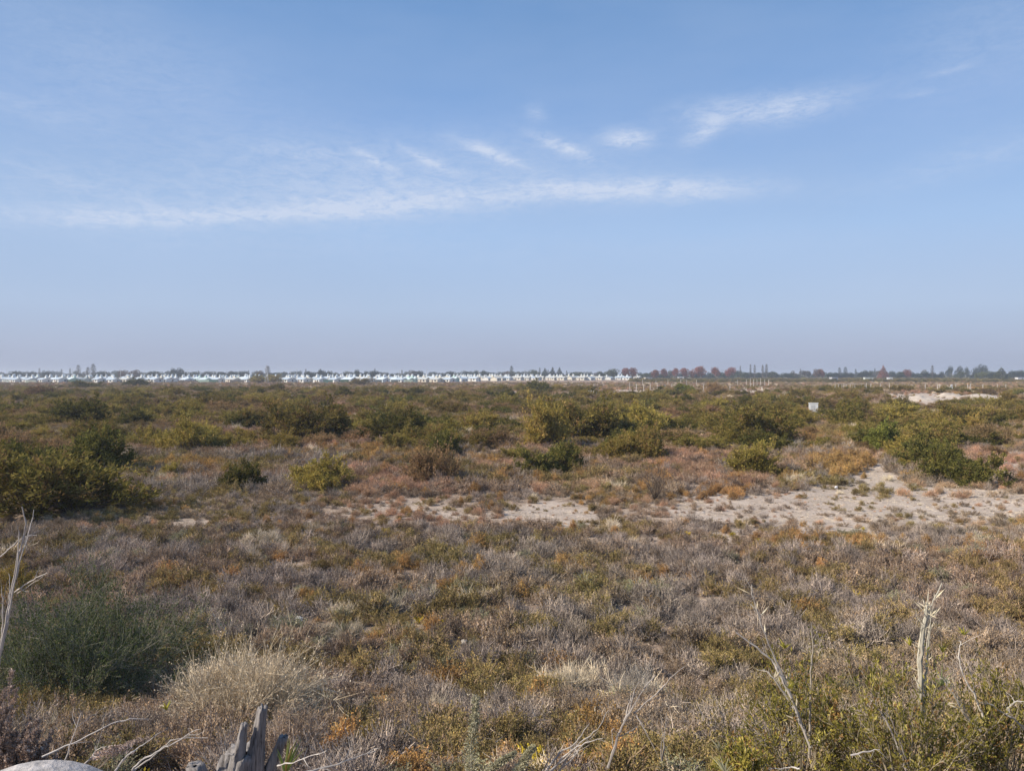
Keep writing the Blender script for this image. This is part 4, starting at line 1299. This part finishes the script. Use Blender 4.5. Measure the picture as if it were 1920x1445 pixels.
hg = [((.072, .092, .032), 4), ((.115, .135, .050), 3), ((.21, .21, .10), 1.2), ((.27, .23, .12), .5)]
hero_bush('dark_green_thorn_bush', 168, 1325, 500, 285, 'large dark green wiry bush in the left foreground', 'bush', args=(280, 24, 9, .042, .017, hg, [((.34, .33, .24), 2), ((.42, .38, .30), 1)]),
          upright=.5, t0=.35, splen=.22, br=.010, tw=.0035, lump=.5, clumps=5, wisp=1.25)
hero_bush('olive_foreground_bush', 20, 1130, 110, 90, 'yellow olive bush at the left edge behind the tall dead cane', 'bush', args=(70, 18, 6, .05, .02, yolive, G_tw), upright=.5, br=.008, tw=.004)
hero_bush('straw_tumbleweed', 425, 1378, 390, 178, 'large pale straw tumbleweed behind the grey stump', 'shrub', mats=(M_dryleaf, M_twig), args=(300, 26, 2, .04, .010, strawp, [((.76, .63, .45), 3), ((.60, .48, .33), 2)]),
          upright=.3, t0=.2, splen=.28, br=.006, tw=.0036, lump=.45, clumps=4, wisp=1.45)
hero_bush('straw_shrub', 500, 1032, 96, 36, 'low pale straw shrub alone in the left middle foreground', 'shrub', mats=(M_dryleaf, M_twig), args=(130, 16, 1, .03, .008, strawp, strawp), upright=.2, t0=.2, splen=.3, br=.006, tw=.004)
hero_bush('brown_foreground_shrub', 545, 1445, 190, 130, 'brown twiggy shrub right of the grey stump', 'shrub', mats=(M_dryleaf, M_twig), args=(150, 22, 4, .018, .007, brownp, mauve), upright=.8, t0=.2, splen=.25, br=.004, tw=.0022)
hero_bush('pale_twig_shrub', 1195, 1330, 120, 90, 'pale whitish twig shrub behind the leaning dead stalks', 'shrub', mats=(M_dryleaf, M_twig), args=(120, 22, 1, .018, .006, strawp, [((.50, .44, .38), 1)]), upright=.6, t0=.2, splen=.3, br=.004, tw=.0022)
# the leafy yellow green bush at the lower right
lg = [((.30, .245, .060), 4), ((.40, .32, .075), 3), ((.18, .165, .04), 3), ((.56, .46, .14), 1), ((.36, .20, .08), 1.6)]
for (px, yy, zz, w, h, lab) in [(1500, 6.3, None, 330, 285, 'leafy yellow green bush at the lower right around the dead canes'),
                                (1700, 5.8, None, 360, 250, 'leafy olive bush at the lower right below the shredded cane'),
                                (1890, 6.0, None, 300, 235, 'leafy olive bush in the lower right corner'),
                                (1395, 5.6, None, 150, 100, 'small leafy plant with straw blades at the bottom edge right of centre')]:
    x = (px - 960) / F * yy; z = float(height(x, yy))
    hpx = (HC - z) / yy * F + 700
    hh = hpx - (1445 - h)      # pixels from ground up to wanted top
    hero_bush('leafy_bush', px, 0, w, hh, lab, 'bush', loc=(x, yy, z), args=(62, 16, 8, .034, .012, lg, [((.26, .21, .15), 2), ((.36, .30, .22), 1)]),
              upright=1.0, t0=.3, splen=.20, br=.007, tw=.0026, lump=.4)
# brown seed-head plants at the lower left
sh = [((.56, .42, .33), 4), ((.40, .30, .24), 3), ((.70, .56, .46), 1.8)]
for (px, yy, w, h, lab) in [(-35, 5.4, 230, 195, 'brown feathery seed head plant in the lower left corner'), (40, 5.3, 140, 130, 'shorter brown seed head plant right of the corner one')]:
    x = (px - 960) / F * yy; z = float(height(x, yy))
    hh = (HC - z) / yy * F + 700 - (1445 - h)
    hero_bush('seed_head_plant', px, 0, w, hh, lab, 'plant', loc=(x, yy, z), mats=(M_dryleaf, M_twig), args=(80, 26, 22, .016, .011, sh, sh), upright=1.0, t0=.45, splen=.10, br=.004, tw=.002)


# ------------------------------------------------------------------ dead canes and stalks
def cane(name, yy, strands, label, colr=(.50, .45, .39), cat='dead cane', leaves=0):
    """strands: list of (radius px, [(px,py)...]) on the plane at distance yy (with slight depth wander)"""
    o0 = at_dist(strands[0][1][0][0], strands[0][1][0][1], yy)
    x0 = o0[0]; z0 = float(height(x0, yy))
    r = link(name, None, None, (x0, yy, z0))
    for si, (rp, pts_) in enumerate(strands):
        dy = rng.uniform(-.15, .15)
        Q = []
        for i, (px, py) in enumerate(pts_):
            Q.append(at_dist(px, py, yy + dy * i / max(1, len(pts_) - 1)) - np.array([x0, yy, z0]))
        Q = np.array(Q)
        # subdivide with catmull-like smoothing
        t = np.linspace(0, len(Q) - 1, (len(Q) - 1) * 5 + 1)
        ext = np.vstack([2 * Q[0] - Q[1], Q, 2 * Q[-1] - Q[-2]])
        P = []
        for u in t:
            i = min(int(u), len(Q) - 2); f = u - i; a, b, c, d = ext[i], ext[i + 1], ext[i + 2], ext[i + 3]
            P.append(.5 * ((2 * b) + (-a + c) * f + (2 * a - 5 * b + 4 * c - d) * f * f + (-a + 3 * b - 3 * c + d) * f ** 3))
        P = np.array(P) + rng.normal(size=(len(P), 3)) * .0028
        rad = rp * .62 / F * yy
        m = MB(); cc = np.array(colr) * rng.uniform(.6, .95)
        m.tubes([P], [np.linspace(rad, rad * .3, len(P)) * (1 + .16 * rng.normal(size=len(P)))], cc, 6)
        if rp > 2.2:       # short broken side twigs
            k = int(rng.integers(3, 7)); i = rng.integers(2, len(P) - 1, k); D = P[i] - P[i - 1]; D /= np.linalg.norm(D, axis=1, keepdims=True) + 1e-9
            D = D + rng.normal(size=(k, 3)) * .7; ln = rng.uniform(.03, .11, (k, 1))
            m.tubes(np.stack([P[i], P[i] + D * ln * .5 + rng.normal(size=(k, 3)) * .006, P[i] + D * ln], 1), np.array([[.0022, .0016, .0006]]), cc, 3)
        if leaves:
            k = leaves; i = rng.integers(2, len(P) - 1, k); D = (P[i] - P[i - 1]); D /= np.linalg.norm(D, axis=1, keepdims=True); D = D + rng.normal(size=(k, 3)) * .6
            m.leaves(P[i], D, rng.uniform(.05, .16, k), .010, pal([((.60, .52, .36), 2), ((.5, .44, .33), 1)], k))
        link('stalk', m.mesh('stalk', M_cane), r)
    prop(r, label, cat)
    return r


cane('dead_cane', 6.5, [(5.5, [(-30, 1330), (2, 1215), (22, 1110), (35, 1040), (48, 990), (42, 950)]),
                        (3, [(22, 1110), (40, 1045), (56, 990), (64, 955)]),
                        (4, [(-5, 1260), (8, 1190), (20, 1130), (33, 1060), (36, 995)]),
                        (3, [(28, 1110), (55, 1090), (90, 1072)]),
                        (2, [(32, 1112), (60, 1094), (88, 1076)]),
                        (2.5, [(-20, 1060), (10, 1035), (38, 1010), (68, 1002)]),
                        (3, [(-10, 1250), (4, 1180), (5, 1130), (2, 1100)]),
                        (2, [(14, 1150), (18, 1110), (17, 1075)])], 'tall pale dead cane with forked tips at the left edge', (.56, .50, .45))
cane('dead_cane', 6.0, [(4, [(1510, 1370), (1478, 1290), (1440, 1205), (1415, 1130), (1409, 1095)]),
                        (6, [(1520, 1400), (1488, 1320), (1460, 1260), (1440, 1230), (1380, 1185)]),
                        (4, [(1500, 1350), (1478, 1310), (1445, 1265), (1430, 1255)])], 'slanting pale dead cane cluster right of centre reaching above the leafy bush', (.56, .50, .44), leaves=9)
cane('dead_cane', 6.1, [(4.5, [(1518, 1420), (1519, 1330), (1520, 1270), (1523, 1210), (1522, 1165)])], 'single upright pale dead cane beside the slanting cluster', (.58, .50, .40))
cane('dead_cane', 6.1, [(7, [(1738, 1350), (1728, 1320), (1726, 1260), (1730, 1200), (1738, 1140), (1738, 1130)]),
                        (5, [(1726, 1320), (1724, 1270), (1733, 1200), (1742, 1150), (1752, 1122), (1767, 1093)]),
                        (4, [(1730, 1300), (1722, 1240), (1728, 1180), (1734, 1150), (1733, 1128)]),
                        (3, [(1732, 1330), (1736, 1270), (1738, 1210), (1745, 1155), (1743, 1128)]),
                        (3, [(1728, 1290), (1738, 1250), (1743, 1180), (1748, 1135)])], 'thick shredded pale cane standing tallest at the lower right', (.58, .53, .42), leaves=14)
cane('dead_cane', 6.0, [(3.2, [(1845, 1345), (1825, 1300), (1806, 1265), (1798, 1225), (1802, 1205), (1795, 1200)])], 'thin curved pale stalk right of the shredded cane', (.58, .52, .45))
cane('dead_cane', 5.9, [(4, [(1840, 1370), (1810, 1340), (1790, 1305), (1770, 1275), (1760, 1270)]), (2.5, [(1815, 1345), (1800, 1310), (1782, 1275)])],
     'bent dead reed below the shredded cane', (.52, .46, .38), leaves=6)
cane('dead_cane', 5.8, [(4, [(1960, 1420), (1915, 1360), (1880, 1335), (1848, 1315)]), (4, [(1889, 1338), (1892, 1325), (1905, 1314), (1925, 1316)])],
     'pale branch hooking upwards at the right edge', (.62, .57, .50))
cane('dead_cane', 5.6, [(4, [(1700, 1445), (1680, 1390), (1655, 1340), (1635, 1312)]), (2.5, [(1705, 1440), (1680, 1370), (1662, 1330)])],
     'slanting grey stalk in the leafy bush at the lower right', (.42, .37, .33))
cane('dead_cane', 5.5, [(3, [(1595, 1415), (1625, 1408), (1650, 1403)]), (2.5, [(1500, 1440), (1475, 1438), (1440, 1442)])], 'short pale twig lying across the lower right bush', (.66, .60, .55))
cane('dead_cane', 6.4, [(4.5, [(1140, 1440), (1163, 1370), (1180, 1335), (1205, 1295), (1228, 1265)]),
                        (3, [(1180, 1335), (1188, 1300), (1198, 1275)]),
                        (2.6, [(1170, 1350), (1180, 1315), (1184, 1300)]),
                        (2.4, [(1190, 1335), (1230, 1300), (1262, 1265), (1283, 1248)]),
                        (2.4, [(1190, 1335), (1210, 1370), (1235, 1420)]),
                        (2, [(1150, 1400), (1147, 1370), (1153, 1365)]), (2, [(1163, 1380), (1185, 1368), (1198, 1360)])],
     'forked bundle of pale dead stalks at the bottom centre right', (.50, .44, .39))
cane('dead_cane', 5.8, [(4, [(1020, 1450), (1050, 1412), (1080, 1390), (1105, 1355)]), (3.5, [(1030, 1452), (1060, 1415), (1090, 1395), (1130, 1383)]),
                        (3, [(1040, 1450), (1070, 1425), (1085, 1405), (1102, 1385)]), (3, [(1025, 1450), (1048, 1430), (1075, 1412)]), (2.5, [(1015, 1450), (1028, 1425), (1040, 1405)]),
                        (3, [(1045, 1450), (1080, 1400), (1120, 1365), (1140, 1330)])], 'fan of pale dead stalks leaning right at the bottom centre', (.54, .48, .42))
cane('dead_cane', 6.2, [(2.6, [(1242, 1425), (1246, 1380), (1249, 1337)]), (2.4, [(1240, 1425), (1241, 1390), (1244, 1375)])], 'pair of short upright stalks right of the forked bundle', (.50, .44, .38))
cane('dead_cane', 4.6, [(3.5, [(560, 1450), (620, 1435), (665, 1420), (702, 1407)]), (2.5, [(520, 1435), (560, 1425), (612, 1406)])], 'straight pale stalks lying right of the spiky green plant', (.60, .54, .48))
cane('dead_cane', 4.8, [(3, [(80, 1418), (150, 1385), (220, 1352), (280, 1346)]), (2.6, [(120, 1430), (138, 1380), (152, 1335)]), (3, [(215, 1450), (235, 1420), (270, 1395), (300, 1372)]),
                        (3.5, [(245, 1450), (260, 1430), (300, 1405), (335, 1388), (362, 1368)]), (3, [(250, 1445), (290, 1415), (330, 1385), (390, 1383)]), (2.4, [(150, 1440), (175, 1415), (180, 1395)])],
     'spray of long thin pale stalks arching over the lower left corner', (.56, .50, .45))
for (px, yy, tp, lab) in [(205, 4.9, 1402, 'brown seed spray lying left of the stump'), (240, 5.0, 1385, 'upper brown seed spray left of the stump')]:
    o0 = at_dist(px - 45, 1432, yy); m = MB(); ml = MB()
    for q in range(7):
        b = at_dist(px - 60 + rng.uniform(-8, 8), 1440, yy + rng.uniform(-.1, .1)); e = at_dist(px + 30 + rng.uniform(-15, 15), tp + rng.uniform(-12, 12), yy)
        P = np.linspace(0, 1, 12)[:, None] * (e - b) + b; P[:, 2] += np.sin(np.linspace(0, pi, 12)) * .03; P -= o0
        m.tubes([P], .0018, (.4, .32, .25), 3)
        C = np.repeat(P[4:], 14, 0) + rng.normal(size=(8 * 14, 3)) * .007
        ml.leaves(C, rng.normal(size=C.shape), .012, .009, pal(sh, len(C)))
    r = link('seed_spray', None, None, o0); link('stalks', m.mesh('stalks', M_twig), r); link('seed_heads', ml.mesh('seed_heads', M_dryleaf), r)
    prop(r, lab, 'plant')

# pale woolly flower stalks at the bottom centre
for (yy, pts_, rr, lab) in [(5.6, [(885, 1460), (882, 1400), (890, 1350), (892, 1308)], 15, 'pale woolly flower stalk standing upright at the bottom centre'),
                            (5.0, [(965, 1460), (985, 1420), (1000, 1400)], 9, 'short pale woolly stalk leaning right at the bottom centre'),
                            (5.0, [(900, 1460), (935, 1430), (965, 1412)], 8, 'lower leaning woolly stalk between the two others')]:
    Q = np.array([at_dist(a, b, yy) for a, b in pts_]); t = np.linspace(0, len(Q) - 1, 40)
    P = np.stack([np.interp(t, np.arange(len(Q)), Q[:, k]) for k in range(3)], 1)
    o0 = P[0].copy(); P -= o0
    r = link('woolly_stalk', None, None, o0)
    m = MB(); m.tubes([P], .004, (.42, .38, .28), 5); link('stem', m.mesh('stem', M_cane), r)
    m = MB(); rad = rr / F * yy; C = np.repeat(P, 34, 0); d = rng.normal(size=C.shape); d /= np.linalg.norm(d, axis=1, keepdims=True)
    tt = np.repeat(np.linspace(1, .35, 40), 34) * rng.uniform(.2, 1, len(C)) * np.repeat(.6 + .8 * rng.uniform(size=40), 34)
    m.leaves(C + d * (rad * tt)[:, None], d + [0, 0, .4], .018, .010, pal([((.60, .55, .36), 3), ((.72, .66, .46), 2), ((.38, .34, .21), 2)], len(C)))
    link('leaves', m.mesh('leaves', M_dryleaf), r)
    prop(r, lab, 'plant')


# spiky plants
def spiky(px, py, yy, n, lnpx, label, colr, spread=.5):
    b = at_dist(px, py, yy); r = link('spiky_plant', None, None, b)
    for i in range(n):
        a = rng.uniform(0, 6.28); ln = lnpx / F * yy * rng.uniform(.6, 1.1); d = np.array([cos(a) * spread * rng.uniform(.2, 1.3), sin(a) * spread * .6, 1]); d /= np.linalg.norm(d)
        t = np.linspace(0, 1, 7)[:, None]; P = t * ln * d + t ** 2 * ln * np.array([d[0] * .3, d[1] * .3, -.12])
        m = MB(); sd = np.array([1, .2, 0]) / 1.02; w = .007 * (1 - t ** 1.5) + .0006
        V = np.stack([P - sd * w, P + np.array([0, -.35, 0]) * w, P + sd * w], 1).reshape(-1, 3)
        q = [[k * 3 + j, k * 3 + j + 1, k * 3 + j + 4, k * 3 + j + 3] for k in range(6) for j in range(2)]
        m.add(V, q, pal(colr, 1)[0]); link('leaf_blade', m.mesh('leaf_blade', M_leaf), r)
    prop(r, label, 'plant')


spiky(535, 1450, 4.9, 14, 72, 'spiky green leaved plant beside the grey stump', [((.14, .19, .05), 3), ((.22, .24, .07), 2), ((.36, .24, .08), 1)])
spiky(1765, 1285, 6.0, 9, 45, 'pale green leaf tuft right of the shredded cane', [((.30, .33, .14), 3), ((.40, .38, .2), 1)], .9)
spiky(1735, 1390, 5.9, 10, 34, 'bright green leaf tuft below the shredded cane', [((.24, .32, .06), 3), ((.34, .36, .10), 1)], .8)
spiky(1360, 1450, 5.4, 12, 40, 'pale straw leaf tuft at the bottom edge right of centre', [((.52, .48, .30), 3), ((.30, .27, .12), 1)], .8)
spiky(1350, 1405, 5.7, 8, 28, 'small straw leaf tuft above the bottom edge right of centre', [((.55, .50, .34), 3), ((.3, .28, .12), 1)], .9)
for (px, py, yy, lab) in [(1472, 1215, 6.0, 'yellow leaf tuft on the left of the upright dead cane'), (1707, 1210, 6.1, 'yellow leaf tuft left of the shredded cane'), (1768, 1222, 6.1, 'yellow leaf tuft right of the shredded cane top'),
                          (1808, 1190, 6.1, 'yellow leaf tuft at the tip of the curved stalk'), (1480, 1290, 5.9, 'yellowish leaf tuft in the slanting cane cluster'), (312, 1330, 6.2, 'yellow leaves on the weed left of the tumbleweed')]:
    spiky(px, py, yy, 8, 22, lab, [((.55, .46, .08), 3), ((.45, .42, .10), 1)], 1.0)

# orange plant at the lower right
x_, y_ = (1550 - 960) / F * 6.6, 6.6
zb = at_dist(1550, 1400, 6.6)[2]
hero_bush('rusty_orange_plant', 1556, 0, 70, 130, 'rusty orange upright plant behind the single dead cane', 'plant', loc=(x_ + .03, y_, zb), mats=(M_dryleaf, M_twig), args=(40, 14, 6, .024, .010, orangep, brownp), upright=1, t0=.25, br=.004, tw=.002)


# ------------------------------------------------------------------ stump, slab, rock
def stump():
    yy = 5.0
    b = at_dist(440, 1450, yy); b[2] = float(height(b[0], yy)) - .05
    r = link('tree_stump', None, None, b)
    top = at_dist(455, 1408, yy)[2] - b[2]

    def body(base, tip, r0, r1, sides, kk, seed, jag):
        an = np.arange(sides) * 2 * pi / sides; V = []
        t = np.linspace(0, 1, kk)
        for i, u in enumerate(t):
            c = np.array(base) * (1 - u) + np.array(tip) * u
            rr = r0 * (1 - u) + r1 * u
            flare = 1 + .5 * (1 - u) ** 4
            ridge = 1 + .16 * np.sin(an * 5 + seed + u * 1.5) + .09 * np.sin(an * 11 + seed * 2 + u * 3) + .05 * rng.normal(size=sides) * .6
            V.append(np.stack([c[0] + np.cos(an) * rr * ridge * flare, c[1] + np.sin(an) * rr * ridge * flare, c[2] + np.zeros(sides) + (jag * (np.abs(np.sin(an * 2.5 + seed)) * .7 + .3 * rng.uniform(size=sides)) * u ** 6)], 1))
        cc = V[-1].mean(0); 
        V.append(np.repeat((cc * 1 + np.array([0, 0, -jag * .5]))[None], sides, 0) + (V[-1] - cc) * .25)
        V = np.concatenate(V); q = []
        for i in range(kk):
            for j in range(sides):
                j2 = (j + 1) % sides; q.append([i * sides + j, i * sides + j2, (i + 1) * sides + j2, (i + 1) * sides + j])
        return V, q
    m = MB(); V, q = body((-.10, -.04, 0), (.06, .02, top - .03), .21, .12, 40, 22, 1.0, .05); m.add(V, q, (1, 1, 1))
    link('trunk', m.mesh('trunk', M_dead, smooth=True), r)
    m = MB(); tp = at_dist(496, 1316, yy) - b; V, q = body((.10, -.02, top * .55), (tp[0], -.03, tp[2] - .03), .070, .026, 22, 20, 2.2, .03); m.add(V, q, (1, 1, 1))
    link('broken_limb', m.mesh('broken_limb', M_dead, smooth=True), r)
    m = MB(); tp = at_dist(466, 1348, yy) - b; V, q = body((.02, -.08, top * .7), (tp[0], -.08, tp[2]), .05, .018, 16, 14, 4.2, .02); m.add(V, q, (1, 1, 1))
    link('broken_limb', m.mesh('broken_limb', M_dead, smooth=True), r)
    m = MB(); tp = at_dist(530, 1385, yy) - b; V, q = body((.14, .02, top * .5), (tp[0], .02, tp[2]), .05, .03, 14, 12, 5.2, .02); m.add(V, q, (1, 1, 1))
    link('broken_limb', m.mesh('broken_limb', M_dead, smooth=True), r)
    m = MB(); tp = at_dist(392, 1415, yy) - b; V, q = body((-.08, -.04, top * .35), (tp[0] - .05, -.10, tp[2] - .02), .09, .05, 16, 12, 6.2, .02); m.add(V, q, (1, 1, 1))
    link('root_flare', m.mesh('root_flare', M_dead, smooth=True), r)
    prop(r, 'weathered grey broken tree stump at the bottom left', 'stump')


# weathered wood with grain along z
M_dead, t_, o_ = newmat('weathered_wood')
n_ = t_.nodes.new; l_k = t_.links.new
b_ = n_('ShaderNodeBsdfPrincipled'); b_.inputs['Roughness'].default_value = .85
tcn = n_('ShaderNodeTexCoord'); mp_ = n_('ShaderNodeMapping'); mp_.inputs['Scale'].default_value = (38, 38, 3.5); l_k(tcn.outputs['Object'], mp_.inputs[0])
nn = n_('ShaderNodeTexNoise'); nn.inputs['Scale'].default_value = 1; nn.inputs['Detail'].default_value = 9; nn.inputs['Roughness'].default_value = .7; l_k(mp_.outputs[0], nn.inputs[0])
rp_ = n_('ShaderNodeValToRGB'); l_k(nn.outputs[0], rp_.inputs[0]); e = rp_.color_ramp.elements
e[0].position = .36; e[0].color = (.045, .038, .034, 1); e[1].position = .62; e[1].color = (.34, .31, .29, 1)
q_ = rp_.color_ramp.elements.new(.46); q_.color = (.20, .178, .165, 1)
l_k(rp_.outputs[0], b_.inputs['Base Color'])
bp_ = n_('ShaderNodeBump'); bp_.inputs['Distance'].default_value = .012; l_k(nn.outputs[0], bp_.inputs['Height']); l_k(bp_.outputs[0], b_.inputs['Normal']); l_k(b_.outputs[0], o_.inputs[0])
stump()

# curved concrete pipe end at the bottom left
yy = 4.7
c0 = at_dist(70, 1422, yy)
Rp = .62
m = MB(); an = np.linspace(0, 2 * pi, 41)[:-1]; seg = []
ax = np.array([.30, -.954, 0]); sd = np.array([.954, .30, 0]); up = np.array([0, 0, 1.0])
for (u, rr) in ((0, Rp - .06), (0, Rp - .01), (.02, Rp), (.9, Rp), (.9, Rp - .07), (.02, Rp - .07)):
    seg.append(ax * u + rr * (np.cos(an)[:, None] * sd + np.sin(an)[:, None] * up))
V = np.concatenate(seg); q = []
for i in range(5):
    for j in range(40): q.append([i * 40 + j, i * 40 + (j + 1) % 40, (i + 1) * 40 + (j + 1) % 40, (i + 1) * 40 + j])
m.add(V, q, (1, 1, 1))
o = link('concrete_pipe', m.mesh('concrete_pipe', M_conc, smooth=False), None, (c0[0] + .0, yy, c0[2] - Rp))
prop(o, 'pale curved concrete pipe end half hidden in the lower left corner', 'pipe')


def rock(px, py, wpx, label, colm):
    x, y, z = ground_at(px, py); s = wpx / F * y / 2
    u = np.linspace(0, pi, 7); v = np.linspace(0, 2 * pi, 11)[:-1]
    V = np.array([[sin(a) * cos(b), sin(a) * sin(b) * .8, cos(a) * .8] for a in u for b in v]) * (1 + .15 * rng.normal(size=(70, 1)))
    q = [[i * 10 + j, (i + 1) * 10 + j, (i + 1) * 10 + (j + 1) % 10, i * 10 + (j + 1) % 10] for i in range(6) for j in range(10)]
    m = MB(); m.add(V * s, q, (1, 1, 1))
    prop(link('rock', m.mesh('rock', colm), None, (x, y, z + s * 1.6)), label, 'rock')


M_white = surf_mat('white_stone', (.72, .70, .69), scale=30, amount=.15, bump=.01)
rock(561, 1172, 14, 'small bright white stone in the left foreground scrub', M_white)
rock(870, 1212, 12, 'small pale stone in the centre foreground scrub', M_stone)
rock(1568, 918, 6, 'tiny white stone on the sandy clearing', M_white)
rock(700, 1215, 9, 'small pale stone left of the centre foreground', M_stone)

# ------------------------------------------------------------------ haze
hz = MB(); hz.box((0, 0, 9.5), (11800, 11800, 24), (1, 1, 1))
hm, t_, o_ = newmat('haze')
pv = t_.nodes.new('ShaderNodeVolumePrincipled')
pv.inputs['Color'].default_value = (.84, .90, 1.0, 1)
pv.inputs['Density'].default_value = .00034
pv.inputs['Anisotropy'].default_value = .1
t_.links.new(pv.outputs[0], o_.inputs['Volume'])
hme = hz.mesh('haze', hm)
prop(link('haze', hme), 'thin blue autumn haze over the whole plain', 'haze', kind='stuff')
